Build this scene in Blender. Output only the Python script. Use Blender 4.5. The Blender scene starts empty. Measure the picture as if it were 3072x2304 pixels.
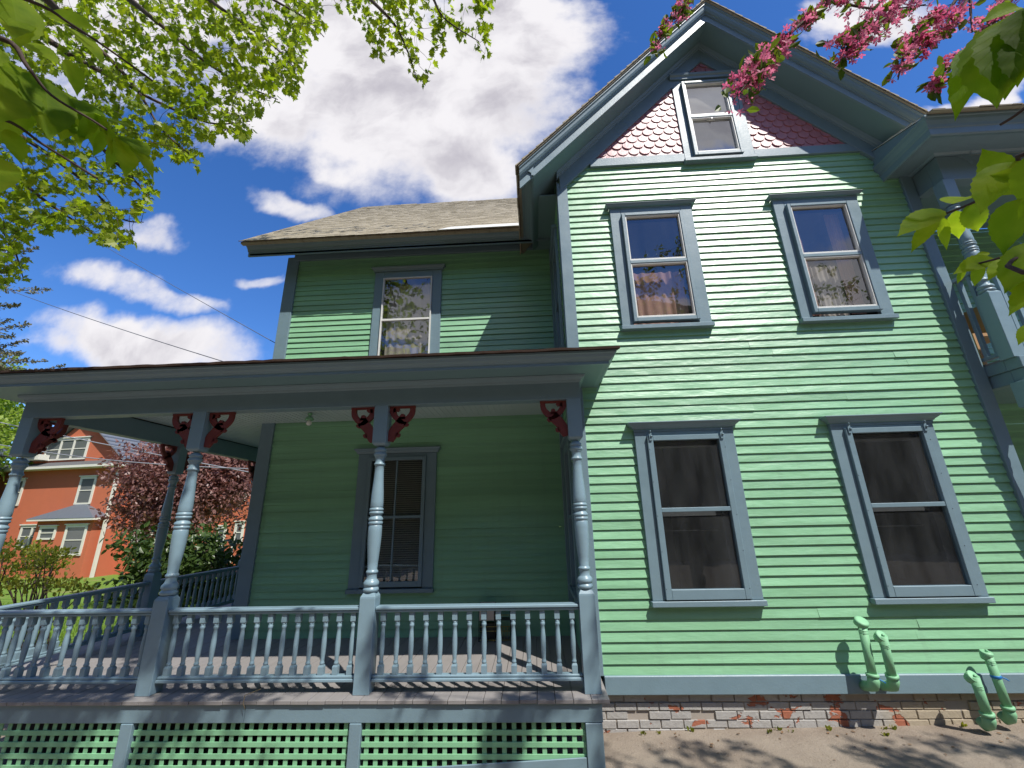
import bpy, math, random
from mathutils import Vector, Matrix
R_ = math.radians
rnd = random.Random(7)
S = bpy.context.scene
COL = S.collection

# ------------------------------------------------------------------ camera
F_, YAW, PITCH, ROLL = 1262.1, 0.04565, 0.30427, -0.02327      # focal in px of a 3072 px wide frame
cy, sy, cp, sp, cr, sr = math.cos(YAW), math.sin(YAW), math.cos(PITCH), math.sin(PITCH), math.cos(ROLL), math.sin(ROLL)
FW = Vector((-sy*cp, cy*cp, sp)); R0 = Vector((cy, sy, 0)); U0 = R0.cross(FW)
RT = R0*cr + U0*sr; UP = R0*-sr + U0*cr
cam = bpy.data.objects.new('camera', bpy.data.cameras.new('camera')); COL.objects.link(cam)
cam.matrix_world = Matrix((RT, UP, -FW)).transposed().to_4x4()
cam.data.sensor_width = 36; cam.data.lens = F_/3072*36
cam.data.clip_start = 0.02; cam.data.clip_end = 2000
S.camera = cam
def ray(px, py): return FW + RT*((px-1536)/F_) - UP*((py-1152)/F_)
def at(px, py, ax, v):
    d = ray(px, py); return d*(v/d[ax])

# ------------------------------------------------------------------ light
L = Vector((-0.85, 1.0, -1.9)).normalized()                     # direction the sunlight travels
SUN_EL = math.asin(-L.z); SUN_AZ = math.atan2(-L.x, -L.y)
sun = bpy.data.objects.new('sun', bpy.data.lights.new('sun', 'SUN')); COL.objects.link(sun)
sun.data.energy = 5.0; sun.data.angle = R_(0.55); sun.data.color = (1, .955, .88)
sun.rotation_euler = L.to_track_quat('-Z', 'Y').to_euler()
S.view_settings.view_transform = 'Standard'; S.view_settings.look = 'None'
S.view_settings.gamma = 1; S.view_settings.exposure = 0.28
S.cycles.max_bounces = 7; S.cycles.transparent_max_bounces = 12

# ------------------------------------------------------------------ node helper
class NT:
    def __init__(s, tree): s.t = tree; s.n = tree.nodes; s.l = tree.links
    def node(s, typ, **kw):
        n = s.n.new(typ)
        for k, v in kw.items(): setattr(n, k, v)
        return n
    def put(s, sock, v):
        if hasattr(v, 'is_output') or isinstance(v, bpy.types.NodeSocket): s.l.new(v, sock)
        elif v is not None:
            try: sock.default_value = v
            except Exception: sock.default_value = (*v, 1) if len(v) == 3 else v
    def m(s, op, a, b=None, c=None, clamp=False):
        n = s.node('ShaderNodeMath', operation=op, use_clamp=clamp)
        s.put(n.inputs[0], a)
        if b is not None: s.put(n.inputs[1], b)
        if c is not None: s.put(n.inputs[2], c)
        return n.outputs[0]
    def vm(s, op, a, b=None, out=0):
        n = s.node('ShaderNodeVectorMath', operation=op)
        s.put(n.inputs[0], a)
        if b is not None: s.put(n.inputs[1], b)
        return n.outputs[out]
    def noise(s, vec, scale, detail=4, rough=.5, dist=0):
        n = s.node('ShaderNodeTexNoise'); s.put(n.inputs['Vector'], vec)
        n.inputs['Scale'].default_value = scale; n.inputs['Detail'].default_value = detail
        n.inputs['Roughness'].default_value = rough; n.inputs['Distortion'].default_value = dist
        return n.outputs[0]
    def ss(s, v, lo, hi, a=0., b=1.):
        n = s.node('ShaderNodeMapRange', interpolation_type='SMOOTHSTEP')
        s.put(n.inputs[0], v); s.put(n.inputs[1], lo); s.put(n.inputs[2], hi); s.put(n.inputs[3], a); s.put(n.inputs[4], b)
        return n.outputs[0]
    def mix(s, f, a, b, mode='MIX'):
        n = s.node('ShaderNodeMix', data_type='RGBA', blend_type=mode)
        s.put(n.inputs[0], f); s.put(n.inputs[6], (*a, 1) if isinstance(a, tuple) and len(a) == 3 else a)
        s.put(n.inputs[7], (*b, 1) if isinstance(b, tuple) and len(b) == 3 else b)
        return n.outputs[2]
    def scalevec(s, vec, sc):
        n = s.node('ShaderNodeMapping'); s.put(n.inputs[0], vec); n.inputs['Scale'].default_value = sc; return n.outputs[0]

# ------------------------------------------------------------------ sky
W = bpy.data.worlds.new('World'); S.world = W; W.use_nodes = True
t = NT(W.node_tree); t.n.clear()
sky = t.node('ShaderNodeTexSky', sky_type='NISHITA', sun_disc=False, sun_elevation=SUN_EL, sun_rotation=SUN_AZ,
             altitude=300, air_density=1.0, dust_density=.25, ozone_density=3.2)
hs = t.node('ShaderNodeHueSaturation'); t.l.new(sky.outputs[0], hs.inputs['Color']); hs.inputs['Saturation'].default_value = 1.22; hs.inputs['Value'].default_value = 1.0
blue = t.mix(1., hs.outputs[0], (1.28, 1.45, 1.85), 'MULTIPLY')
tc = t.node('ShaderNodeTexCoord'); D = tc.outputs['Generated']
sx = t.node('ShaderNodeSeparateXYZ'); t.l.new(D, sx.inputs[0]); X, Y, Z = sx.outputs
ay = t.m('MAXIMUM', t.m('ABSOLUTE', Y), .04)
cb = t.node('ShaderNodeCombineXYZ'); t.l.new(t.m('DIVIDE', X, ay), cb.inputs[0]); t.l.new(t.m('DIVIDE', Z, ay), cb.inputs[1]); UV = cb.outputs[0]
wv = t.node('ShaderNodeTexNoise'); t.l.new(UV, wv.inputs['Vector']); wv.inputs['Scale'].default_value = 3.2; wv.inputs['Detail'].default_value = 5
off = t.vm('SCALE', t.vm('SUBTRACT', wv.outputs['Color'], (.5, .5, .5))); off.node.inputs['Scale'].default_value = .26
UVd = t.vm('ADD', UV, off)
# cloud banks: (centre, half width, half height, tilt, weight) given in the sky by bearing and height
BANKS = [(900, 190, 340, 210, 0, 1.15), (600, 210, 210, 125, 0, 1.0), (1085, 70, 215, 125, 0, 1.1), (1000, 330, 150, 100, 15, 1.1), (740, 330, 130, 60, 20, .8), (700, 30, 300, 160, 0, 1.1),
         (250, 40, 330, 150, 0, 1.0), (630, 432, 92, 30, 14, .74), (320, 503, 80, 26, 8, .60), (290, 612, 200, 36, 12, .68), (400, 640, 110, 36, 16, .74),
         (310, 740, 240, 74, 6, 1.1), (170, 742, 150, 34, 0, .7), (2150, 212, 110, 22, -20, .85), (1880, 35, 150, 60, 0, .9), (2040, 245, 40, 14, 0, .6),
         (580, 592, 60, 14, -8, .5), (180, 160, 190, 90, 0, .6), (-300, 500, 260, 110, 0, 1), (2700, 500, 300, 120, 0, 1), (1300, -500, 500, 200, 0, 1),
         (1800, 650, 130, 110, 0, 1.1), (1545, 240, 170, 110, 0, 1.1), (1430, 690, 120, 60, 0, .8), (880, 690, 120, 90, 0, .9)]
tot = None
for (cx, cy_, rx, ry, tl, wgt) in BANKS:
    k = 3072/2212
    def uv(px, py):
        r = ray(px*k, py*k); return Vector((r.x/r.y, r.z/r.y))
    c = uv(cx, cy_); ca, sa = math.cos(R_(tl)), math.sin(R_(tl))
    e = 2.0
    a = (uv(cx+e*ca, cy_+e*sa)-c)/e*rx; b = (uv(cx-e*sa, cy_+e*ca)-c)/e*ry
    det = a.x*b.y - a.y*b.x
    ia = Vector((b.y/det, -b.x/det, 0)); ib = Vector((-a.y/det, a.x/det, 0))
    q = t.vm('SUBTRACT', UVd, (c.x, c.y, 0))
    d1 = t.vm('DOT_PRODUCT', q, tuple(ia), 1); d2 = t.vm('DOT_PRODUCT', q, tuple(ib), 1)
    rr = t.m('SQRT', t.m('ADD', t.m('MULTIPLY', d1, d1), t.m('MULTIPLY', d2, d2)))
    g = t.m('MULTIPLY', t.ss(rr, 1.45, .35), wgt)
    tot = g if tot is None else t.m('MAXIMUM', tot, g)
n1 = t.noise(UV, 5.5, 9, .58); n2 = t.noise(UV, 16, 6, .6)
dens = t.m('ADD', tot, t.m('MULTIPLY', t.m('SUBTRACT', t.m('ADD', t.m('MULTIPLY', n1, .70), t.m('MULTIPLY', n2, .30)), .5), 1.5))
alpha = t.ss(dens, .16, .92)
alpha = t.m('MULTIPLY', alpha, t.ss(Z, -.02, .06))
n3 = t.noise(t.vm('ADD', UVd, (3.1, 1.7, 0)), 3.4, 6, .55)
lit = t.ss(n3, .32, .58)
edge = t.ss(dens, .5, 1.25)
ccol = t.mix(t.m('MULTIPLY', t.m('SUBTRACT', 1, lit), edge), (9.0, 8.8, 9.1), (5.4, 5.2, 5.8))
fin = t.mix(alpha, blue, ccol)
bg = t.node('ShaderNodeBackground'); t.l.new(fin, bg.inputs[0]); bg.inputs[1].default_value = .085
wo = t.node('ShaderNodeOutputWorld'); t.l.new(bg.outputs[0], wo.inputs[0])

# ------------------------------------------------------------------ materials
def mat(name):
    m = bpy.data.materials.new(name); m.use_nodes = True; q = NT(m.node_tree); q.n.clear()
    q.bsdf = q.node('ShaderNodeBsdfPrincipled'); q.out = q.node('ShaderNodeOutputMaterial'); q.l.new(q.bsdf.outputs[0], q.out.inputs[0])
    q.pos = q.node('ShaderNodeNewGeometry').outputs['Position']; q.mat = m
    return q
def bump(q, h, dist=.01, strength=1.):
    b = q.node('ShaderNodeBump'); b.inputs['Distance'].default_value = dist; b.inputs['Strength'].default_value = strength
    q.l.new(h, b.inputs['Height']); q.l.new(b.outputs[0], q.bsdf.inputs['Normal'])
def paint(name, c, rough=.45, var=.1, grain=(3, 3, 3), bmp=.002, spec=.5, flecks=None):
    q = mat(name)
    v = q.scalevec(q.pos, grain)
    n = q.noise(v, 3, 5, .6); big = q.noise(q.pos, .9, 3)
    dark = tuple(x*(1-var*1.6) for x in c); light = tuple(min(1, x*(1+var)) for x in c)
    col = q.mix(n, dark, light); col = q.mix(q.m('MULTIPLY', q.ss(big, .35, .75), .35), col, tuple(x*.82+.02 for x in c))
    if flecks:
        f = q.noise(q.pos, 46, 3, .7); ff = q.m('MULTIPLY', q.ss(f, .69, .73), q.ss(q.noise(q.pos, 2.1, 2), .5, .62))
        col = q.mix(ff, col, flecks)
    q.l.new(col, q.bsdf.inputs['Base Color']); q.put(q.bsdf.inputs['Roughness'], q.ss(n, .2, .8, rough-.06, rough+.08))
    q.bsdf.inputs['Specular IOR Level'].default_value = spec
    h = q.m('ADD', q.m('MULTIPLY', n, .6), q.m('MULTIPLY', q.noise(q.scalevec(q.pos, (grain[0]*2.2, grain[1]*2.2, grain[2]*2.2)), 14, 4, .7), .4))
    bump(q, h, bmp); return q.mat
def flat(name, c, rough=.6, metal=0, spec=.5):
    q = mat(name); n = q.noise(q.pos, 9, 4, .6)
    q.l.new(q.mix(n, tuple(x*.85 for x in c), tuple(min(1, x*1.12) for x in c)), q.bsdf.inputs['Base Color'])
    q.bsdf.inputs['Roughness'].default_value = rough; q.bsdf.inputs['Metallic'].default_value = metal
    q.bsdf.inputs['Specular IOR Level'].default_value = spec
    return q.mat
def leafmat(name, c1, c2, trans=.5, rough=.45, scale=1.3, veins=False, tc_=None):
    q = mat(name)
    n = q.noise(q.pos, scale, 3); n2 = q.noise(q.pos, scale*11, 2)
    f = q.ss(q.m('ADD', q.m('MULTIPLY', n, .5), q.m('MULTIPLY', n2, .5)), .35, .65)
    col = q.mix(f, c1, c2)
    if veins:
        u = q.node('ShaderNodeUVMap'); su = q.node('ShaderNodeSeparateXYZ'); q.l.new(u.outputs[0], su.inputs[0])
        au = q.m('ABSOLUTE', su.outputs[0])
        w = q.m('FRACT', q.m('SUBTRACT', q.m('MULTIPLY', su.outputs[1], 9.), q.m('MULTIPLY', au, 3.2)))
        rid = q.ss(q.m('ABSOLUTE', q.m('SUBTRACT', w, .5)), .10, .0)
        mid = q.ss(au, .05, .0)
        r2 = q.m('MAXIMUM', rid, mid)
        col = q.mix(q.m('MULTIPLY', r2, .16), col, tuple(min(1, x*1.5+.01) for x in c2))
        bump(q, r2, -.0008, .4)
    q.l.new(col, q.bsdf.inputs['Base Color']); q.bsdf.inputs['Roughness'].default_value = rough
    q.bsdf.inputs['Specular IOR Level'].default_value = .12 if veins else .35
    tr = q.node('ShaderNodeBsdfTranslucent')
    tcol = q.mix(f, tc_[0], tc_[1]) if tc_ else q.mix(.0, q.mix(1., col, (1.25, 1.35, .55), 'MULTIPLY'), col)
    q.l.new(tcol, tr.inputs[0])
    mx = q.node('ShaderNodeMixShader'); mx.inputs[0].default_value = trans
    q.l.new(q.bsdf.outputs[0], mx.inputs[1]); q.l.new(tr.outputs[0], mx.inputs[2]); q.l.new(mx.outputs[0], q.out.inputs[0])
    return q.mat

M = {}
def clap_mat():
    q = mat('green_clapboard')
    s1 = q.scalevec(q.pos, (.35, .35, 10.5)); n = q.noise(s1, 1.0, 2)
    s2 = q.scalevec(q.pos, (2.2, 2.2, 34)); fine = q.noise(s2, 3, 5, .65)
    big = q.noise(q.pos, .6, 3)
    base = (.228, .468, .272)
    col = q.mix(q.ss(n, .3, .7), tuple(x*.85 for x in base), tuple(x*1.10 for x in base))
    col = q.mix(q.m('MULTIPLY', q.ss(big, .4, .7), .25), col, (.205, .43, .255))
    col = q.mix(q.m('MULTIPLY', q.ss(fine, .60, .72), .14), col, (.34, .55, .40))
    stk = q.m('MULTIPLY', q.ss(q.noise(q.scalevec(q.pos, (7, 7, .55)), 1.5, 4, .6), .52, .78), .22); col = q.mix(stk, col, (.17, .30, .20))
    chip = q.m('MULTIPLY', q.ss(q.noise(q.scalevec(q.pos, (1, 1, 2.2)), 60, 3, .7), .70, .74), q.ss(q.noise(q.pos, 2.3, 2), .52, .62))
    col = q.mix(q.m('MULTIPLY', chip, .6), col, (.42, .55, .45))
    q.l.new(col, q.bsdf.inputs['Base Color']); q.put(q.bsdf.inputs['Roughness'], q.ss(fine, .3, .7, .34, .47))
    q.bsdf.inputs['Specular IOR Level'].default_value = .85
    lump = q.noise(q.scalevec(q.pos, (1.2, 1.2, 3)), 2.2, 3)
    h = q.m('ADD', q.m('MULTIPLY', fine, .35), q.m('ADD', q.m('MULTIPLY', lump, 2.4), q.m('MULTIPLY', chip, .35)))
    bump(q, h, .0045); return q.mat
M['green'] = clap_mat()
M['green2'] = paint('green_lattice_paint', (.215, .475, .265), .55, .12, (3, 3, 3), .002)
M['blue'] = paint('blue_grey_trim_paint', (.165, .25, .295), .42, .09, (2, 2, 2), .003, .55, (.30, .36, .40))
M['blue2'] = paint('blue_grey_turned_paint', (.20, .30, .355), .36, .07, (2, 2, 4), .002, .55)
M['soffit'] = paint('teal_soffit_paint', (.15, .25, .27), .5, .08, (1, 1, 1), .002)
M['maroon'] = paint('maroon_paint', (.17, .030, .026), .5, .15, (3, 3, 3), .002)
M['pinkshingle'] = paint('rose_shingle_paint', (.43, .17, .195), .42, .28, (9, 9, 1.5), .004, .6, (.62, .42, .42))
M['floor'] = paint('taupe_floor_paint', (.25, .235, .228), .6, .12, (8, 1, 1), .001, .4)
M['cream'] = paint('cream_paint', (.72, .70, .60), .5, .05, (1, 1, 1), .001)
M['ceil'] = paint('pale_ceiling_paint', (.50, .60, .61), .45, .05, (1, 1, 1), .001)
M['white'] = flat('white_vinyl', (.66, .67, .64), .4)
M['alum'] = flat('aluminium_sash', (.42, .47, .48), .35, .0)
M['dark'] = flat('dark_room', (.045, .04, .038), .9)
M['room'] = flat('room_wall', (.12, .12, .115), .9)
M['lace'] = flat('peach_curtain', (.50, .30, .24), .9)
M['curt'] = flat('pale_curtain', (.44, .41, .36), .9)
M['shade'] = flat('cream_roller_shade', (.80, .78, .72), .8)
M['blind'] = flat('grey_blind', (.50, .49, .43), .5)
M['black'] = flat('black_metal', (.02, .018, .016), .45)
M['brass'] = flat('brass_wire', (.55, .42, .15), .3, .9)
M['card'] = flat('cardboard', (.50, .42, .36), .85)
M['tan'] = flat('tan_wood', (.46, .27, .13), .6)
M['bulb'] = flat('bulb_glass', (.75, .75, .70), .25)
M['tape'] = flat('blue_tape', (.02, .18, .50), .45)
M['stone'] = flat('pale_concrete', (.42, .40, .36), .9)
M['wire'] = flat('grey_cable', (.10, .10, .11), .5)
M['gwire'] = flat('light_cable', (.28, .28, .30), .45)
M['orange'] = paint('orange_stucco', (.52, .15, .075), .85, .06, (1, 1, 1), .004, .2)
M['metalroof'] = flat('grey_metal_roof', (.16, .18, .21), .4, .3)
M['asphroof'] = flat('asphalt_roof', (.10, .10, .10), .9)
M['pebble'] = flat('pebble', (.27, .235, .19), .9)
M['litter'] = flat('brown_litter', (.17, .10, .05), .9)
M['shrimp'] = flat('dry_twig', (.35, .26, .13), .8)
def glass_mat(name, refl, dirt, dirtcol, tint):
    q = mat(name)
    ge = q.node('ShaderNodeNewGeometry'); cosv = q.m('ABSOLUTE', q.vm('DOT_PRODUCT', ge.outputs['Incoming'], ge.outputs['Normal'], 1))
    frv = q.m('ADD', .04, q.m('MULTIPLY', .96, q.m('POWER', q.m('SUBTRACT', 1., cosv), 5.)))
    gl = q.node('ShaderNodeBsdfGlossy'); gl.inputs['Roughness'].default_value = .012; gl.inputs[0].default_value = (.92, .95, 1, 1)
    tr = q.node('ShaderNodeBsdfTransparent'); tr.inputs[0].default_value = (*tint, 1)
    df = q.node('ShaderNodeBsdfDiffuse'); df.inputs[0].default_value = (*dirtcol, 1)
    wav = q.noise(q.pos, 2.0, 2)
    b = q.node('ShaderNodeBump'); b.inputs['Distance'].default_value = .003; q.l.new(wav, b.inputs['Height']); q.l.new(b.outputs[0], gl.inputs['Normal'])
    st = q.m('ADD', q.m('MULTIPLY', q.noise(q.scalevec(q.pos, (3, 3, .8)), 2.2, 3, .5), .55), q.m('MULTIPLY', q.noise(q.pos, 60, 3, .7), .45))
    sp_ = q.ss(q.noise(q.pos, 95, 1), .74, .78)
    a = q.m('ADD', q.m('MULTIPLY', q.ss(st, .15, .95), dirt*1.1), q.m('MULTIPLY', sp_, dirt*1.5), clamp=True)
    m1 = q.node('ShaderNodeMixShader'); q.l.new(a, m1.inputs[0]); q.l.new(tr.outputs[0], m1.inputs[1]); q.l.new(df.outputs[0], m1.inputs[2])
    m2 = q.node('ShaderNodeMixShader'); q.l.new(q.m('MULTIPLY', frv, refl, clamp=True), m2.inputs[0]); q.l.new(m1.outputs[0], m2.inputs[1]); q.l.new(gl.outputs[0], m2.inputs[2])
    q.l.new(m2.outputs[0], q.out.inputs[0]); return q.mat
M['glass_hi'] = glass_mat('reflective_glass', 3.4, .05, (.5, .5, .5), (.8, .8, .8))
M['glass_lo'] = glass_mat('dusty_storm_glass', 1.0, .15, (.30, .32, .33), (.72, .75, .78))
M['glass_far'] = glass_mat('far_glass', 6.0, .1, (.3, .3, .3), (.7, .7, .7))
def brick_mat():
    q = mat('flaking_painted_brick')
    n = q.noise(q.scalevec(q.pos, (.9, .9, 1.4)), 4.6, 5, .6, .4)
    sx_ = q.node('ShaderNodeSeparateXYZ'); q.l.new(q.pos, sx_.inputs[0])
    near = q.m('ADD', q.ss(sx_.outputs[0], 1.6, 2.3), q.ss(sx_.outputs[0], 2.95, 2.7)); near = q.m('SUBTRACT', near, 1, clamp=True)
    thr = q.m('SUBTRACT', .60, q.m('MULTIPLY', near, .07))
    f = q.ss(n, thr, q.m('ADD', thr, .025))
    g = q.noise(q.pos, 30, 4, .7)
    grey = q.mix(g, (.27, .26, .25), (.44, .43, .41)); grey = q.mix(q.ss(sx_.outputs[0], 3.0, 3.4), grey, q.mix(g, (.30, .25, .18), (.42, .36, .27)))
    red = q.mix(g, (.24, .07, .04), (.42, .16, .09))
    q.l.new(q.mix(f, grey, red), q.bsdf.inputs['Base Color']); q.bsdf.inputs['Roughness'].default_value = .85
    bump(q, q.m('ADD', q.m('MULTIPLY', g, .8), q.m('SUBTRACT', 1, f)), .007); return q.mat
M['brick'] = brick_mat()
M['mortar'] = flat('mortar', (.34, .30, .26), .95)
def shingle_mat():
    q = mat('weathered_wood_shingles')
    n = q.noise(q.scalevec(q.pos, (1, 1, 1)), 6, 4, .65); n2 = q.noise(q.scalevec(q.pos, (12, .6, .6)), 4, 4, .6)
    c = q.mix(n, (.30, .26, .19), (.44, .395, .30)); c = q.mix(q.m('MULTIPLY', q.ss(n2, .5, .75), .55), c, (.17, .14, .10))
    q.l.new(c, q.bsdf.inputs['Base Color']); q.bsdf.inputs['Roughness'].default_value = .9; bump(q, n2, .001); return q.mat
M['shingle'] = shingle_mat()
M['dshingle'] = paint('brown_asphalt_edge', (.065, .04, .03), .9, .3, (4, 4, 4), .006, .2)
def ground_mat():
    q = mat('dirt_and_lawn')
    sx_ = q.node('ShaderNodeSeparateXYZ'); q.l.new(q.pos, sx_.inputs[0])
    a = q.noise(q.pos, 2.2, 6, .65); b_ = q.noise(q.pos, 55, 4, .75); c_ = q.noise(q.pos, .5, 3)
    dirt = q.mix(q.ss(a, .2, .8), (.21, .17, .135), (.30, .255, .205)); dirt = q.mix(q.m('MULTIPLY', q.ss(b_, .62, .72), .6), dirt, (.42, .37, .31))
    dirt = q.mix(q.m('MULTIPLY', q.ss(b_, .40, .30), .7), dirt, (.09, .065, .045))
    g = q.noise(q.pos, 22, 5, .7); gr = q.mix(g, (.05, .11, .015), (.20, .31, .05)); gr = q.mix(q.ss(c_, .55, .7), gr, (.20, .21, .07))
    f = q.ss(sx_.outputs[1], 8.2, 10.5)
    q.l.new(q.mix(f, dirt, gr), q.bsdf.inputs['Base Color']); q.bsdf.inputs['Roughness'].default_value = .95
    q.bsdf.inputs['Specular IOR Level'].default_value = .15
    bump(q, q.m('ADD', q.m('MULTIPLY', a, .8), q.m('MULTIPLY', b_, .35)), .03); return q.mat
M['ground'] = ground_mat()
M['sky_blocker'] = paint('sky_blocker_green', (.035, .055, .02), .95, .4, (1.2, 1.2, 1.2), .3, .1)
M['bark'] = paint('brown_bark', (.085, .06, .05), .85, .3, (6, 6, 1.5), .006, .2)
M['maple'] = leafmat('maple_leaves', (.16, .24, .015), (.33, .38, .025), .60, .42, 1.1)
M['crab_leaf'] = leafmat('crabapple_leaves', (.06, .10, .015), (.20, .26, .03), .45)
M['petal'] = leafmat('pink_petals', (.42, .03, .13), (.80, .24, .38), .5, .6, 9, tc_=((.62, .07, .20), (.85, .30, .44)))
M['bigleaf'] = leafmat('broad_leaves', (.10, .17, .006), (.17, .24, .010), .66, .6, 3, veins=True, tc_=((.30, .46, .012), (.50, .62, .03)))
M['purple'] = leafmat('copper_leaves', (.12, .05, .05), (.36, .20, .17), .35, .4, 1.6, tc_=((.30, .08, .06), (.42, .17, .12)))
M['rhodo'] = leafmat('dark_glossy_leaves', (.022, .05, .012), (.08, .13, .03), .25, .35, 2)
M['shrub'] = leafmat('young_shrub_leaves', (.10, .13, .015), (.30, .30, .04), .45, .45, 2)
M['lime'] = leafmat('lime_leaves', (.12, .20, .02), (.34, .44, .06), .5, .5, .7)
M['spruce'] = leafmat('sparse_needles', (.10, .10, .05), (.22, .20, .12), .2, .6, 1)
M['grass'] = leafmat('grass_blades', (.09, .17, .02), (.25, .36, .05), .4, .5, 2)

# ------------------------------------------------------------------ mesh builder
class MB:
    def __init__(s): s.v = []; s.f = []; s.uv = None; s.sm = False; s.sr = []
    def add(s, vs, fs):
        o = len(s.v); s.v += [tuple(v) for v in vs]; s.f += [tuple(i+o for i in f) for f in fs]; return s
    def box(s, x0, x1, y0, y1, z0, z1):
        return s.add([(x0, y0, z0), (x1, y0, z0), (x1, y1, z0), (x0, y1, z0), (x0, y0, z1), (x1, y0, z1), (x1, y1, z1), (x0, y1, z1)],
                     [(0, 3, 2, 1), (4, 5, 6, 7), (0, 1, 5, 4), (1, 2, 6, 5), (2, 3, 7, 6), (3, 0, 4, 7)])
    def prism(s, poly, fn0, fn1):       # poly of 2D points; fn maps to 3D at each end
        n = len(poly); vs = [fn0(*p) for p in poly]+[fn1(*p) for p in poly]
        return s.add(vs, [tuple(range(n))[::-1], tuple(range(n, 2*n))]+[(i, (i+1) % n, n+(i+1) % n, n+i) for i in range(n)])
    def sections(s, secs, cap=True):    # list of equal-length loops
        n = len(secs[0]); vs = [p for q in secs for p in q]; fs = []
        for k in range(len(secs)-1):
            for i in range(n): fs.append((k*n+i, k*n+(i+1) % n, (k+1)*n+(i+1) % n, (k+1)*n+i))
        if cap: fs += [tuple(range(n))[::-1], tuple(range((len(secs)-1)*n, len(secs)*n))]
        return s.add(vs, fs)
    def lathe(s, prof, c, seg=16, ax=(0, 0, 1)):
        A = Vector(ax).normalized(); B = A.orthogonal().normalized(); C_ = A.cross(B); c = Vector(c)
        secs = [[c+A*h+(B*math.cos(2*math.pi*i/seg)+C_*math.sin(2*math.pi*i/seg))*max(r, .0005) for i in range(seg)] for h, r in prof]
        f0 = len(s.f); s.sections(secs); s.sr.append((f0, len(s.f))); return s
    def tube(s, pts, r, seg=6):
        pts = [Vector(p) for p in pts]; rs = r if isinstance(r, (list, tuple)) else [r]*len(pts); secs = []
        B = None
        for i, p in enumerate(pts):
            T = (pts[min(i+1, len(pts)-1)]-pts[max(i-1, 0)]).normalized()
            B = T.orthogonal().normalized() if B is None else (B-T*B.dot(T)).normalized()
            C_ = T.cross(B); secs.append([p+(B*math.cos(2*math.pi*k/seg)+C_*math.sin(2*math.pi*k/seg))*rs[i] for k in range(seg)])
        f0 = len(s.f); s.sections(secs); s.sr.append((f0, len(s.f))); return s
    def sweep(s, prof, path, closed_caps=True):   # prof (outward, z); path xy, outward = right of travel
        secs = []
        P = [Vector(p) for p in path]
        for i, p in enumerate(P):
            ns = []
            if i > 0: d = (P[i]-P[i-1]).normalized(); ns.append(Vector((d.y, -d.x)))
            if i < len(P)-1: d = (P[i+1]-P[i]).normalized(); ns.append(Vector((d.y, -d.x)))
            m_ = sum(ns, Vector((0, 0))); m_ = m_/m_.length; m_ = m_/m_.dot(ns[0])
            secs.append([(p.x+m_.x*o, p.y+m_.y*o, z) for o, z in prof])
        return s.sections(secs)
    def build(s, name, material, parent=None, bevel=0, label=None):
        me = bpy.data.meshes.new(name); me.from_pydata(s.v, [], s.f); me.materials.append(material)
        if s.uv is not None:
            ul = me.uv_layers.new(name='UVMap')
            for lp in me.loops: ul.data[lp.index].uv = s.uv[lp.vertex_index]
        if s.sm:
            for p in me.polygons: p.use_smooth = len(p.vertices) <= 4
        for a, b in s.sr:
            for k in range(a, b): me.polygons[k].use_smooth = len(me.polygons[k].vertices) <= 4
        me.update()
        o = bpy.data.objects.new(name, me); COL.objects.link(o)
        if parent: o.parent = parent
        if bevel:
            b = o.modifiers.new('bevel', 'BEVEL'); b.width = bevel; b.segments = 1; b.limit_method = 'ANGLE'; b.harden_normals = False
        if label: o['label'] = label
        return o
def tag(o, label=None, cat=None, group=None, kind=None):
    if label: o['label'] = label
    if cat: o['category'] = cat
    if group: o['group'] = group
    if kind: o['kind'] = kind
    return o
def empty(name, loc=(0, 0, 0), rz=0, **kw):
    o = bpy.data.objects.new(name, None); o.location = loc; o.rotation_euler.z = rz; o.empty_display_size = .2
    COL.objects.link(o); tag(o, **kw); return o
def copy_tree(o, parent=None):
    c = o.copy(); COL.objects.link(c); c.parent = parent
    for ch in list(o.children): copy_tree(ch, c)
    return c

# ================================================================== ground
def gz(x, y):
    z = -1.955 + .016*(x-1.2)
    if x < .6: z -= .055*(.6-x) if x > -6 else .055*6.6
    x2 = max(-60, min(60, x)); z = -1.955+.016*(min(x2, 8)-1.2) - .045*max(0, min(6.6, .6-x2))
    k = max(0, min(1, (y-9)/11)); k = k*k*(3-2*k)
    return z*(1-k) + (-3.15 + .0*(x))*k
g = MB(); xs = [-600, -200, -90, -60, -45, -35] + [-30+i*1.0 for i in range(0, 45)] + [16, 20, 30, 60, 200, 600]
ys = [-600, -200, -60, -20, -8, -4, -2, -1] + [i*.6 for i in range(0, 45)] + [28, 32, 40, 60, 120, 300, 600]
for y in ys:
    for x in xs: g.v.append((x, y, gz(x, y)))
nx = len(xs)
for j in range(len(ys)-1):
    for i in range(nx-1): g.f.append((j*nx+i, j*nx+i+1, (j+1)*nx+i+1, (j+1)*nx+i))
g.sm = True
tag(g.build('ground', M['ground']), kind='structure')

hl = MB(); rr0 = random.Random(99); hx = [-90+i*3 for i in range(61)]; hy = [-9, -10, -11, -12.5, -14, -16, -19, -24, -40, -80]; hz = [-2.2, .5, 3.5, 6.5, 9, 11, 13, 15, 20, 28]  # unseen slope added behind the camera to block sky fill and darken reflections
for j, y in enumerate(hy):
    for x in hx: hl.v.append((x+rr0.uniform(-1, 1), y+rr0.uniform(-.4, .4) if j else y, hz[j]+(rr0.uniform(-.9, .9)+1.6*math.sin(x*.21+j) if j > 1 else -.3)))
for j in range(len(hy)-1):
    for i in range(60): hl.f.append((j*61+i, j*61+i+1, (j+1)*61+i+1, (j+1)*61+i))
hlo = hl.build('sky_blocker_slope', M['sky_blocker']); tag(hlo, kind='structure')
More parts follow.
